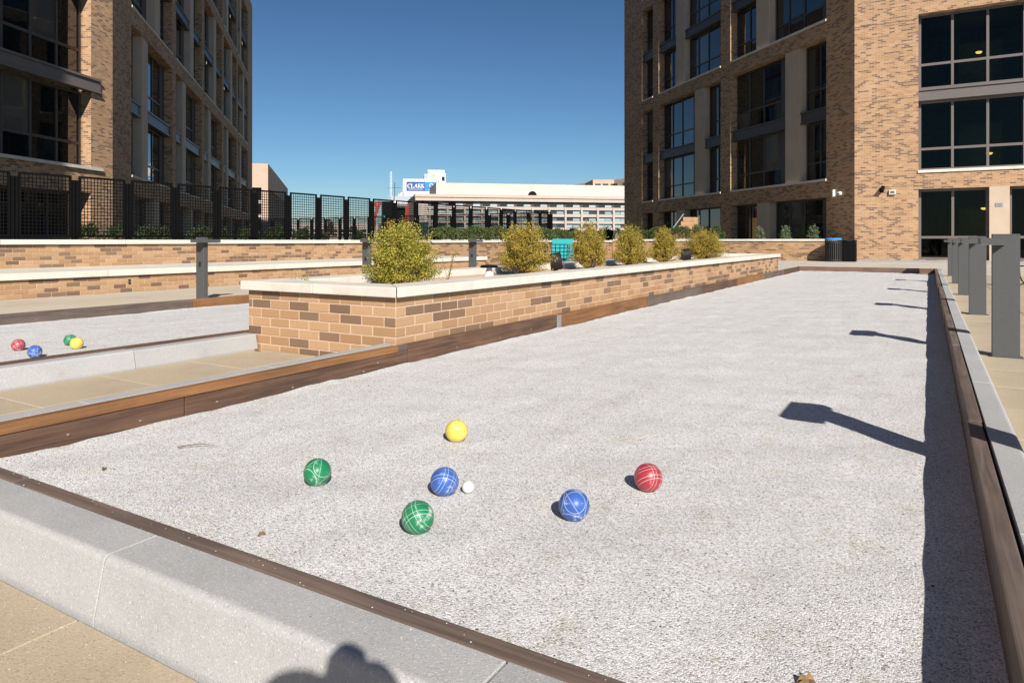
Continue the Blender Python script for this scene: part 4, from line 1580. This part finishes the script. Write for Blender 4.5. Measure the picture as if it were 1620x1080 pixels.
MB().box(-0.285, 0.285, -0.265, 0.265, 0.935, 1.0).build('lid', 'black', bb, bevel=0.015)
MB().box(-0.12, 0.12, -0.29, -0.267, 0.95, 0.98).build('handle', 'black_soft', bb)


def drum(label, x, y_, z, rz):
    o = thing('drum_light', label, 'garden light', loc=(x, y_, z), rz=rz, group='dark drums in the planter')
    m = MB()
    m.tube((-0.075, 0, 0.10), (0.075, 0, 0.125), 0.115, 0.115, 28)
    m.build('housing', 'drum', o)
    m = MB()
    m.tube((0.076, 0, 0.125), (0.083, 0, 0.126), 0.10, 0.10, 28)
    m.build('lens', 'black', o)
    MB().box(-0.03, 0.03, -0.03, 0.03, -0.05, 0.05).build('stake', 'drum', o)


drum('dark brown drum-shaped light behind the second planter shrub', -4.30, 8.35, 0.57, 0.5)
drum('dark brown drum-shaped light left of the widest planter shrub', -4.25, 14.05, 0.57, 0.5)

pg = thing('path_light', 'low garden light with black cap and pale cone in the planter', 'garden light', loc=(-4.35, 6.78, 0.53))
MB().lathe([(0.06, 0.0), (0.058, 0.02), (0.03, 0.11), (0.03, 0.12)], 20).build('cone', 'white', pg)
MB().lathe([(0.10, 0.122), (0.105, 0.13), (0.095, 0.148), (0.03, 0.156)], 24).build('cap', 'black', pg)

# turquoise chair and black mesh chair beyond the planter
tc_ = at_depth(890, 381, 21.5)
ch = thing('garden_chair', 'turquoise garden chair with a tall flat back beyond the planter', 'chair', loc=(tc_.x, tc_.y, 0), rz=math.radians(20))
MB().box(-0.33, 0.33, 0.0, 0.045, 0.42, 1.02).build('backrest', 'teal', ch, bevel=0.015)
MB().box(-0.33, 0.33, -0.55, 0.0, 0.36, 0.415).build('seat', 'teal', ch, bevel=0.012)
for s in (-1, 1):
    MB().box(s * 0.33 - 0.03, s * 0.33 + 0.03, -0.55, 0.03, 0.56, 0.60).build('armrest', 'teal', ch)
    for yy in (-0.5, 0.0):
        MB().box(s * 0.30 - 0.025, s * 0.30 + 0.025, yy - 0.025, yy + 0.025, 0.0, 0.36).build('leg', 'teal', ch)
mc_ = at_depth(881, 381, 19.5)
ch = thing('mesh_chair', 'black wire mesh chair with a rounded back in front of the turquoise chair', 'chair', loc=(mc_.x, mc_.y, 0), rz=math.radians(200))
m = MB()
for i in range(9):
    a = math.pi * (0.05 + 0.9 * i / 8)
    m.tube((0.34 * math.cos(a), 0.3 * math.sin(a), 0.45), (0.36 * math.cos(a), 0.34 * math.sin(a), 0.86), 0.012, n=6)
for z_ in (0.46, 0.56, 0.66, 0.76, 0.86):
    for i in range(16):
        a, b_ = math.pi * (0.05 + 0.9 * i / 16), math.pi * (0.05 + 0.9 * (i + 1) / 16)
        m.tube((0.355 * math.cos(a), 0.33 * math.sin(a), z_), (0.355 * math.cos(b_), 0.33 * math.sin(b_), z_), 0.011, n=5)
m.build('back_mesh', 'black', ch)
MB().lathe([(0.05, 0.42), (0.34, 0.43), (0.34, 0.455), (0.05, 0.45)], 20).build('seat', 'black', ch)
for i in range(4):
    a = math.pi / 4 + i * math.pi / 2
    MB().tube((0.28 * math.cos(a), 0.28 * math.sin(a), 0.43), (0.34 * math.cos(a), 0.34 * math.sin(a), 0), 0.013, n=6).build('leg', 'black', ch)
# black wire chair at the right picture edge
wc = at_depth(1622, 381, 14.6)
ch = thing('wire_chair', 'black wire chair half cut off at the right picture edge', 'chair', loc=(wc.x, wc.y, 0), rz=math.radians(-60))
m = MB()
for i in range(8):
    x = -0.24 + 0.48 * i / 7
    m.tube((x, 0.22, 0.44), (x, 0.27, 0.86), 0.008, n=5)
for z_ in (0.46, 0.55, 0.64, 0.74, 0.86):
    m.tube((-0.25, 0.22 + (z_ - 0.44) * 0.12, z_), (0.25, 0.22 + (z_ - 0.44) * 0.12, z_), 0.009, n=5)
m.build('back_mesh', 'black', ch)
m = MB()
for i in range(8):
    x = -0.24 + 0.48 * i / 7
    m.tube((x, -0.24, 0.44), (x, 0.22, 0.43), 0.007, n=5)
for i in range(5):
    yy = -0.24 + 0.46 * i / 4
    m.tube((-0.25, yy, 0.435), (0.25, yy, 0.435), 0.008, n=5)
m.build('seat_mesh', 'black', ch)
for s in (-1, 1):
    m = MB()
    for i in range(10):
        a, b_ = math.pi * i / 10, math.pi * (i + 1) / 10
        m.tube((s * 0.25, 0.3 * math.cos(a), 0.44 - 0.42 * math.sin(a) ** 0.6 if a > 0 else 0.44), (s * 0.25, 0.3 * math.cos(b_), 0.44 - 0.42 * max(0, math.sin(b_)) ** 0.6), 0.012, n=6)
    m.build('leg', 'black', ch)

# stair wall with cedar slats beside the right building
sw_o = RC + DV * 12.2 - bk * 1.9
sw = thing('stair_wall', 'cedar slatted stair wall with sloping rail beside the right building', 'stair', loc=(sw_o.x, sw_o.y, 0.9))
sw.rotation_euler = (0, 0, YAW)
for i in range(6):
    z_ = i * 0.26
    slope = 0.62 * (i / 5.0)
    MB().box(-1.0 + slope * 1.1, 0.62, -0.03, 0.03, z_, z_ + 0.245).build('slat', 'wood_slat', sw)
MB().bar((-1.35, -0.06, 0.35), (-0.30, -0.06, 1.75), 0.05, 0.05).build('handrail', 'steel', sw)
MB().box(0.63, 0.72, -0.05, 0.05, 0, 1.65).build('end_post', 'bronze', sw)
MB().box(-0.95, 0.6, 0.05, 1.3, 0, 0.5).build('steps', 'column', sw)

# ------------------------------------------------------------------ distant buildings


def px_thing(name, label, cat, px, d, turn=0.0):
    """Empty at ground level d metres out, local x to the right across the view (turned by `turn`), local y away"""
    p = at_depth(px, HY, d)
    return thing(name, label, cat, loc=(p.x, p.y, 0), rz=YAW + turn)


def zpx(py, d):
    return CAM_H + (HY - py) / F_PX * d


# beige block at the left, side turned along the street
d = 120.0
o = thing('office_block', 'beige block with overhanging top beyond the left building', 'building', loc=at_depth(424, HY, d) * 1.0)
o.location.z = 0
o.rotation_euler = (0, 0, ANG)
kx = d / F_PX
zt, zm = zpx(259, d), zpx(297, d)
wl = 6.5
MB().box(-wl, 0, 0, 60, zm, zt).build('upper_storey', 'beige', o)
MB().box(-wl + 0.3, -0.9, 0.5, 59, 0, zm - 0.01).build('glass_core', 'glass', o)
for i, (a, b_) in enumerate(((-3.2, -2.55), (-1.05, 0.0), (-6.2, -5.4))):
    MB().box(a, b_, -0.05, 0.45, 0, zm - 0.005).build('pillar', 'beige', o)
for i in range(12):
    MB().box(-0.85, -0.05, 2.5 + i * 4.8, 3.1 + i * 4.8, 0, zm - 0.005).build('pillar', 'beige', o)
for z_ in (2.6, 5.0, 7.4):
    MB().box(-wl + 0.2, -0.8, 0.3, 59.2, z_, z_ + 0.5).build('floor_edge', 'pink_conc', o)

# long office block with pinkish precast frame
d = 170.0
TURN = math.radians(12)
o = px_thing('office_block', 'long low office block with pinkish concrete grid and pale penthouse', 'building', 657, d, TURN)
kx = d / F_PX
LEN = 118.0
z_ct, z_cb = zpx(306.5, d), zpx(317, d)
MB().box(0, LEN, 0, 30, z_cb, z_ct).build('cornice', 'pink_conc', o)
MB().box(-0.2, LEN + 0.2, -0.25, 30.2, z_ct - 0.75, z_ct - 0.55).build('cornice_groove', 'beige', o)
MB().box(2.5, LEN - 1, 1.2, 29, 0, z_cb - 0.01).build('core', 'bronze', o)
p_z = zpx(292, d)
MB().box(6.0, LEN, 9, 28, z_ct + 0.003, p_z + 1.3).build('penthouse', 'pale', o)
m = MB()
nseg = 14
vs_ = [(0, 0, 0)] + [(1.2 * math.cos(math.pi * i / nseg), 0, 1.2 * math.sin(math.pi * i / nseg)) for i in range(nseg + 1)]
m.add([(x, -0.12, z) for x, y_, z in vs_] + [(x, 0.0, z) for x, y_, z in vs_], [tuple([0] + list(range(1, nseg + 2)))] + [(i, i + 1, nseg + 2 + i + 1, nseg + 2 + i) for i in range(1, nseg + 1)])
m.build('vent_hood', 'black', o, loc=(31.5, 8.98, z_ct + 0.5))
PITCH = 4.32
rows = [(318.3, 325.5, True), (330.2, 336.8, False), (341.6, 348.2, False), (352.6, 359.4, False), (364.0, 371, False)]
gx0 = (680 - 657) * kx
ncol = 22
win_mesh = {}
for r_, (pa, pb, dark) in enumerate(rows):
    za, zb = zpx(pb, d), zpx(pa, d)
    zn = zpx(rows[r_ + 1][0], d) if r_ + 1 < len(rows) else 0.0
    # spandrel under the window row
    MB().box(3.0, LEN - 2, 0.55, 1.3, zn + 0.01, za - 0.01).build('spandrel', 'pink_conc', o)
    for c in range(ncol):
        x = gx0 + c * PITCH
        key = r_
        h_ = zb - za
        if key not in win_mesh:
            fm_ = MB()
            wv = PITCH - 0.5
            fm_.box(0, wv, 0, 0.1, 0, 0.09).box(0, wv, 0, 0.1, h_ - 0.14, h_)
            for q_ in (0, 0.5, 1.0):
                fm_.box(q_ * (wv - 0.09), q_ * (wv - 0.09) + 0.09, 0.003, 0.097, 0.09, h_ - 0.14)
            win_mesh[key] = (fm_.mesh('window', 'bronze'), MB().box(0.09, wv / 2 - 0.02, 0.04, 0.06, 0.09, h_ - 0.14).mesh('pane', 'glass' if dark else 'glass_far'), MB().box(wv / 2 + 0.045, wv - 0.09, 0.04, 0.06, 0.09, h_ - 0.14).mesh('pane', 'glass_far' if not dark else 'greycl'))
        w = place('window', win_mesh[key][0], o, loc=(x + 0.25, 1.0, za))
        place('pane', win_mesh[key][1], w)
        place('pane', win_mesh[key][2], w)
for c in range(ncol + 1):
    x = gx0 + c * PITCH
    MB().box(x - 0.24, x + 0.24, 0.15, 1.25, 0, zpx(327.3, d)).build('pillar', 'pink_conc', o)
    MB().box(x - 0.34, x + 0.34, 0.85, 1.15, zpx(326.3, d), z_cb - 0.005).build('dark_pier', 'bronze', o)
MB().box(0.6, gx0 - 0.27, 1.0, 28, 0, z_cb - 0.6).build('end_wall', 'pink_conc', o)

# far block above the penthouse at the right
d = 270.0
o = px_thing('office_block', 'distant beige block rising above the pale penthouse roof', 'building', 938, d, math.radians(4))
z0_, z1_ = 0, zpx(284.2, d)
MB().box(0, 40, 0, 42, z1_ - 1.6, z1_).build('parapet', 'beige', o)
MB().box(0.4, 39.6, 0.4, 41.6, 0, z1_ - 1.61).build('core', 'bronze', o)
for i in range(14):
    MB().box(i * 3.0, i * 3.0 + 0.85, 0.0, 0.6, z1_ - 4.2, z1_ - 1.605).build('pillar', 'beige', o)
MB().box(-0.05, 40, -0.05, 42, 0, z1_ - 4.21).build('lower_wall', 'beige', o)
o2 = px_thing('office_block', 'distant dark flank of a beige block beside the far office', 'building', 893, 300, math.radians(-60))
MB().box(0, 60, 0, 20, 0, zpx(294, 300)).build('wall', 'beige', o2)
for i in range(8):
    MB().box(4 + i * 7, 8 + i * 7, -0.06, 0.0, zpx(297, 300) - 3.0, zpx(297, 300) - 0.6).build('window', 'glass', o2)

# white block with blue banner
d = 240.0
o = px_thing('office_tower', 'pale grey block carrying a blue banner beyond the office block', 'building', 637.5, d, math.radians(5))
kx = d / F_PX
W_ = (693 - 637.5) * kx
zt = zpx(283, d)
MB().box(0, W_, 0, 24, 0, zt).build('wall', 'offwhite', o)
MB().box(-0.15, -0.005, 0.5, 24, 4, zt - 0.8).build('glass_flank', 'greycl', o)
bz0, bz1 = zpx(302, d), zpx(287.5, d)
bx0, bx1, bx2 = (643 - 637.5) * kx, (672 - 637.5) * kx, (692 - 637.5) * kx
bn = MB().box(bx0, bx1, -0.12, -0.01, bz0, bz1).build('banner', 'banner', o)
MB().box(bx1 + 0.002, bx2, -0.12, -0.01, bz0, bz1).build('banner', 'banner2', o)


def stroke(m_, p0, p1, w):
    m_.bar((p0[0], 0, p0[1]), (p1[0], 0, p1[1]), 0.04, w)


def serif_word(m_, word, x, z, h, adv):
    """capitals made of thick and thin strokes with small serifs"""
    th, tn, sf = h * 0.2, h * 0.1, h * 0.09
    for ch_ in word:
        w = h * 0.72
        if ch_ == 'C':
            k_ = 12
            for i in range(k_):
                a, b__ = math.radians(50 + 260 * i / k_), math.radians(50 + 260 * (i + 1) / k_)
                cxx, czz = x + w * 0.55, z + h / 2
                stroke(m_, (cxx + w * 0.46 * math.cos(a), czz + h * 0.44 * math.sin(a)), (cxx + w * 0.46 * math.cos(b__), czz + h * 0.44 * math.sin(b__)), th * (0.95 if 3 < i < 9 else 0.6))
            stroke(m_, (x + w * 0.88, z + h * 0.68), (x + w * 0.88, z + h * 0.98), tn)
        elif ch_ == 'L':
            stroke(m_, (x + w * 0.25, z), (x + w * 0.25, z + h), th)
            stroke(m_, (x + w * 0.05, z + sf / 2), (x + w * 0.9, z + sf / 2), sf)
            stroke(m_, (x + w * 0.05, z + h - sf / 2), (x + w * 0.45, z + h - sf / 2), sf)
            stroke(m_, (x + w * 0.88, z), (x + w * 0.88, z + h * 0.3), tn)
        elif ch_ == 'A':
            stroke(m_, (x + w * 0.12, z), (x + w * 0.5, z + h), tn)
            stroke(m_, (x + w * 0.5, z + h), (x + w * 0.9, z), th)
            stroke(m_, (x + w * 0.25, z + h * 0.34), (x + w * 0.75, z + h * 0.34), tn)
            stroke(m_, (x - w * 0.02, z + sf / 2), (x + w * 0.28, z + sf / 2), sf)
            stroke(m_, (x + w * 0.72, z + sf / 2), (x + w * 1.05, z + sf / 2), sf)
        elif ch_ in 'RK':
            stroke(m_, (x + w * 0.25, z), (x + w * 0.25, z + h), th)
            stroke(m_, (x + w * 0.05, z + sf / 2), (x + w * 0.45, z + sf / 2), sf)
            stroke(m_, (x + w * 0.05, z + h - sf / 2), (x + w * 0.45, z + h - sf / 2), sf)
            if ch_ == 'R':
                for i in range(8):
                    a, b__ = math.radians(90 - 180 * i / 8), math.radians(90 - 180 * (i + 1) / 8)
                    stroke(m_, (x + w * 0.5 + w * 0.28 * math.cos(a), z + h * 0.73 + h * 0.23 * math.sin(a)), (x + w * 0.5 + w * 0.28 * math.cos(b__), z + h * 0.73 + h * 0.23 * math.sin(b__)), th * 0.8)
                stroke(m_, (x + w * 0.3, z + h * 0.96), (x + w * 0.5, z + h * 0.96), tn)
                stroke(m_, (x + w * 0.3, z + h * 0.5), (x + w * 0.55, z + h * 0.5), tn)
                stroke(m_, (x + w * 0.52, z + h * 0.5), (x + w * 0.95, z), th)
            else:
                stroke(m_, (x + w * 0.3, z + h * 0.42), (x + w * 0.85, z + h), tn)
                stroke(m_, (x + w * 0.45, z + h * 0.55), (x + w * 0.95, z), th)
                stroke(m_, (x + w * 0.68, z + h - sf / 2), (x + w * 1.0, z + h - sf / 2), sf)
            stroke(m_, (x + w * 0.75, z + sf / 2), (x + w * 1.08, z + sf / 2), sf)
        x += adv


m = MB()
serif_word(m, 'CLARK', bx0 + 0.35, zpx(297.6, d), zpx(290.6, d) - zpx(297.6, d), 1.16)
m.build('lettering', 'white', bn, loc=(0, -0.15, 0), fixn=False)
tx = bpy.data.curves.new('small_lettering', 'FONT')
tx.body = 'CONSTRUCTION'
tx.size = 0.62
tx.extrude = 0.01
tx.align_x = 'CENTER'
tob = bpy.data.objects.new('small_lettering_tmp', tx)
COL.objects.link(tob)
bpy.context.view_layer.update()
tme = bpy.data.meshes.new_from_object(tob.evaluated_get(bpy.context.evaluated_depsgraph_get()))
bpy.data.objects.remove(tob)
tme.materials.clear()
tme.materials.append(M['white'])
tob = place('small_lettering', tme, bn, loc=((bx0 + bx1) / 2, -0.15, zpx(300.6, d)))
tob.rotation_euler = (math.radians(90), 0, 0)
m = MB()
hc = ((bx1 + bx2) / 2, zpx(293.2, d))
for i in range(6):
    a, b__ = math.radians(60 * i), math.radians(60 * (i + 1))
    stroke(m, (hc[0] + 0.62 * math.cos(a), hc[1] + 0.62 * math.sin(a)), (hc[0] + 0.62 * math.cos(b__), hc[1] + 0.62 * math.sin(b__)), 0.24)
m.build('emblem', 'white', bn, loc=(0, -0.15, 0), fixn=False)
MB().box(hc[0] - 0.9, hc[0] + 0.7, -0.16, -0.13, zpx(300.8, d), zpx(299.6, d)).build('small_mark', 'white', bn)

d = 275.0
o = px_thing('office_tower', 'taller white block with lime green corners behind the bannered block', 'building', 676.5, d, math.radians(8))
kx = d / F_PX
zt = zpx(268.8, d)
MB().box(0, 27 * kx, 0, 18, 0, zt).build('wall', 'offwhite', o)
MB().box(7.0 * kx, 28.5 * kx, -0.5, -0.01, 0, zpx(274.5, d)).build('front_panel', 'white', o)
MB().box(0.3 * kx, 4.2 * kx, -0.1, -0.01, zpx(274, d), zt - 0.2).build('corner_panel', 'lime', o)
MB().box(7.4 * kx, 12.0 * kx, -0.62, -0.51, zpx(280, d), zpx(275.5, d)).build('corner_panel', 'lime', o)
MB().box(22.3 * kx, 26.8 * kx, -0.62, -0.505, zpx(286, d), zpx(279.5, d)).build('window', 'glass', o)
MB().box(-5.5 * kx, -0.01, 0.5, 18, 0, zt - 1.5).build('grey_flank', 'greycl', o)

# lattice mast and roof platform left of the bannered block
d = 235.0
o = px_thing('radio_mast', 'thin lattice radio mast with cross arm left of the blue banner', 'mast', 618.5, d)
m = MB()
zb, zt = zpx(311, d), zpx(271.5, d)
for sx in (-0.22, 0.22):
    for sy in (-0.22, 0.22):
        m.bar((sx, sy, 0), (sx, sy, zt), 0.07, 0.07)
for i in range(12):
    z_ = zb + (zt - zb) * i / 12
    m.bar((-0.22, -0.22, z_), (0.22, -0.22, z_ + 0.55), 0.05, 0.05)
m.build('mast', 'white', o)
MB().bar((-1.2, 0, zpx(297.3, d)), (3.4, 0, zpx(297.0, d)), 0.12, 0.12).build('cross_arm', 'bronze', o)
MB().bar((1.25, 0, zpx(311, d)), (1.25, 0, zpx(289, d)), 0.22, 0.22).build('secondary_pole', 'bronze', o)
o = px_thing('plant_building', 'low grey roof building below the lattice mast', 'building', 615, 237, 0)
MB().box(0, 34 * 237 / F_PX, 0, 10, 0, zpx(310, 237)).build('wall', 'greycl', o)
MB().box(15 * 237 / F_PX, 22 * 237 / F_PX, 0.5, 3, zpx(310, 237), zpx(304.5, 237)).build('roof_unit', 'cream', o)
for i in range(7):
    MB().bar((i * 1.2, 0.1, zpx(310, 237)), (i * 1.2, 0.1, zpx(304, 237)), 0.07, 0.07).build('rail_post', 'steel', o)

# low pale buildings seen through the fences
d = 210.0
o = px_thing('office_block', 'low pale buildings glimpsed through the two mesh fences', 'building', 455, d, math.radians(-3))
kx = d / F_PX
MB().box(0, 145 * kx, 0, 15, 0, zpx(353.5, d)).build('wall', 'pale', o)
for i in range(12):
    for (pa, pb) in ((363, 367), (369.5, 373)):
        MB().box((4 + i * 11.5) * kx, (11 + i * 11.5) * kx, -0.08, 0.02, zpx(pb, d), zpx(pa, d)).build('window', 'glass', o)

# red construction machine behind the fences
d = 62.0
o = px_thing('piling_rig', 'red and black construction rig standing behind the fences', 'machine', 600, d)
kx = d / F_PX


def rp(px, py, y_=0):
    return ((px - 600) * kx, y_, zpx(py, d))


MB().box(5 * kx, 21 * kx, -0.3, 0.6, 0.0, zpx(319, d)).build('mast_panel', 'black', o)
m = MB()
m.bar(rp(590.5, 366), rp(592.5, 345), 0.22, 0.22)
m.bar(rp(592.5, 345), rp(597, 330), 0.22, 0.22)
m.bar(rp(597, 330), rp(592, 322), 0.18, 0.18)
m.bar(rp(597, 330), rp(602, 319), 0.2, 0.2)
m.bar(rp(592, 322), rp(602, 319), 0.16, 0.16)
m.build('boom', 'red', o)
MB().bar(rp(611.5, 346, -0.45), rp(621, 367, -0.45), 0.3, 0.3).build('brace', 'red', o)
MB().bar(rp(644.3, 322), rp(643.3, 364), 0.16, 0.28).build('leader', 'red', o)
m = MB()
m.tube(rp(625, 321.5), rp(645, 322), 0.16, n=12)
m.build('winch_drum', 'white', o)
m = MB()
m.tube(rp(625, 326), rp(645, 326), 0.12, n=12)
m.build('winch_drum', 'steel', o)
MB().box(26 * kx, 42 * kx, 0.3, 0.9, 0.0, zpx(328, d)).build('power_pack', 'black', o)
MB().box(46 * kx, 54 * kx, 0.4, 0.9, 0.0, zpx(318, d)).build('panel', 'bronze', o)
MB().box(-6 * kx, 30 * kx, -1.0, 1.6, 0.0, 1.1).build('undercarriage', 'black', o)
MB().box(7 * kx, 10 * kx, -0.34, -0.31, zpx(345, d), zpx(341, d)).build('marker_plate', 'teal', o)

d = 58.0
o = px_thing('storage_box', 'dark green storage box behind the fence, right of the rig', 'box', 663, d)
kx = d / F_PX
MB().box(0, 11.5 * kx, 0, 1.2, 0, zpx(352.5, d)).build('body', 'dgreen', o)
MB().box(-0.03, 11.5 * kx + 0.03, -0.03, 1.23, zpx(352.5, d) + 0.002, zpx(351.7, d)).build('lid', 'dgreen', o)
for i in range(5):
    MB().box((0.8 + i * 2.2) * kx, (1.9 + i * 2.2) * kx, -0.02, -0.002, 0.2, zpx(354, d)).build('rib', 'dgreen', o)


# ------------------------------------------------------------------ photographer kneeling behind the camera (casts the shadow on the kerb)
def cw(u, w, z):
    p = RT * u + FW * w
    return Vector((p.x, p.y, z))


per = thing('person', 'person kneeling in dark clothes holding a camera, seen only by shadow on the kerb', 'person', loc=(*(FW * -0.55), 0))
base_p = Vector((*(FW * -0.55), 0))


def skin_mesh(name, nodes, edges, mat, parent, root=0, levels=2):
    me = bpy.data.meshes.new(name)
    me.from_pydata([tuple(cw(*n[:3]) - base_p) for n in nodes], edges, [])
    o_ = place(name, me, parent)
    md = o_.modifiers.new('skin', 'SKIN')
    for i, n in enumerate(nodes):
        r = n[3] if isinstance(n[3], tuple) else (n[3], n[3])
        me.skin_vertices[0].data[i].radius = r
        me.skin_vertices[0].data[i].use_root = (i == root)
    md.use_smooth_shade = True
    sd = o_.modifiers.new('sub', 'SUBSURF')
    sd.levels = sd.render_levels = levels
    me.materials.append(M[mat])
    return o_


body = [(0, -.62, .42, .145), (0, -.56, .63, .14), (0, -.47, .85, .15), (0, -.40, .97, .06), (.0, -.34, 1.135, .088), (-.005, -.32, 1.255, .09),
        (-.17, -.46, .90, .062), (-.21, -.28, .74, .045), (-.085, -.16, .885, .032),
        (.17, -.46, .90, .062), (.27, -.30, .90, .045), (.15, -.17, 1.05, .034),
        (.10, -.60, .38, .095), (.15, -.28, .09, .062), (.15, -.70, .065, .045), (.15, -.86, .05, .04),
        (-.10, -.60, .40, .095), (-.17, -.22, .50, .065), (-.17, -.30, .075, .045), (-.17, -.14, .045, .04)]
be = [(0, 1), (1, 2), (2, 3), (3, 4), (4, 5), (2, 6), (6, 7), (7, 8), (2, 9), (9, 10), (10, 11), (0, 12), (12, 13), (13, 14), (14, 15), (0, 16), (16, 17), (17, 18), (18, 19)]
skin_mesh('body', body, be, 'cloth', per)
for s_, (u, w, z) in ((-1, (-.085, -.16, .885)), (1, (.15, -.17, 1.05))):
    hn = [(u, w, z, .03), (u - s_ * 0.02, w + 0.05, z + 0.03, .034)]
    he = [(0, 1)]
    for k in range(4):
        a = len(hn)
        hn += [(u - s_ * 0.03 + s_ * 0.0, w + 0.062 - k * 0.018, z + 0.062 - 0.004 * k, .0105), (u - s_ * 0.062, w + 0.064 - k * 0.018, z + 0.066 - 0.006 * k, .0095), (u - s_ * 0.078, w + 0.06 - k * 0.018, z + 0.04 - 0.004 * k, .0085)]
        he += [(1, a), (a, a + 1), (a + 1, a + 2)]
    a = len(hn)
    hn += [(u - s_ * 0.05, w + 0.02, z + 0.0, .011), (u - s_ * 0.075, w + 0.035, z + 0.015, .0095)]
    he += [(0, a), (a, a + 1)]
    skin_mesh('hand', hn, he, 'skin', per, levels=1)
cam_t = thing('held_camera', 'black camera with domed flash held by the kneeling person', 'camera', loc=(0, 0, 0), rz=YAW)
MB().box(-0.07, 0.07, -0.15, -0.09, 0.915, 1.0).build('camera_body', 'black_soft', cam_t, bevel=0.012, seg=2)
MB().tube((0, -0.012, CAM_H), (0, -0.092, CAM_H), 0.037, 0.04, 24).build('lens', 'black_soft', cam_t)
MB().box(-0.03, 0.03, -0.155, -0.085, 1.0, 1.04).build('viewfinder', 'black_soft', cam_t, bevel=0.01, seg=2)
MB().box(-0.01, 0.046, -0.15, -0.10, 1.041, 1.10).build('flash', 'black_soft', cam_t, bevel=0.008)
fd = MB().lathe([(0.012, -0.045), (0.036, -0.03), (0.041, 0.0), (0.036, 0.022), (0.02, 0.04), (0.004, 0.046)], 20).build('flash_dome', 'white', cam_t, smooth=True)
fd.location = (0.056, -0.125, 1.122)

# small fittings and weeds
o = thing('step_light', 'tiny black step light let into the low seat wall', 'lamp', loc=(LX + 0.004, 7.62, 0.19))
MB().box(-0.004, 0.012, -0.02, 0.02, -0.045, 0.045).build('housing', 'black', o, bevel=0.006)
MB().box(0.0125, 0.015, -0.008, 0.008, -0.015, 0.015).build('lens', 'steel', o)
for (x, y_, hh, lab, sd) in ((-4.55, 6.25, 0.30, 'thin pale weed growing in the planter right of the near shrub', 3), (-5.0, 4.55, 0.11, 'small dry seed stalk at the near left end of the planter', 4)):
    o = thing('weed', lab, 'weed', loc=(x, y_, 0.515))
    rr = random.Random(sd)
    m = MB()
    tips = []
    for k in range(6):
        a = rr.uniform(0, 6.28)
        p0 = Vector((0, 0, 0))
        for j in range(4):
            p1 = p0 + Vector((math.cos(a) * 0.018, math.sin(a) * 0.018, hh / 4 * rr.uniform(0.7, 1.1)))
            m.tube(p0, p1, 0.0022, 0.0016, 5, False)
            p0 = p1
            tips.append(p0.copy())
    m.build('stem', 'bark', o, fixn=False)
    T_ = np.array([tuple(t_) for t_ in tips])
    place('foliage', leaf_cloud(90, lambda r, n_: T_[r.integers(0, len(T_), n_)] + r.normal(0, 0.012, (n_, 3)), None, 0.02, BOX_PAL, (0.3, 0.3, 0.2, 0.1, 0.1), sd), o)
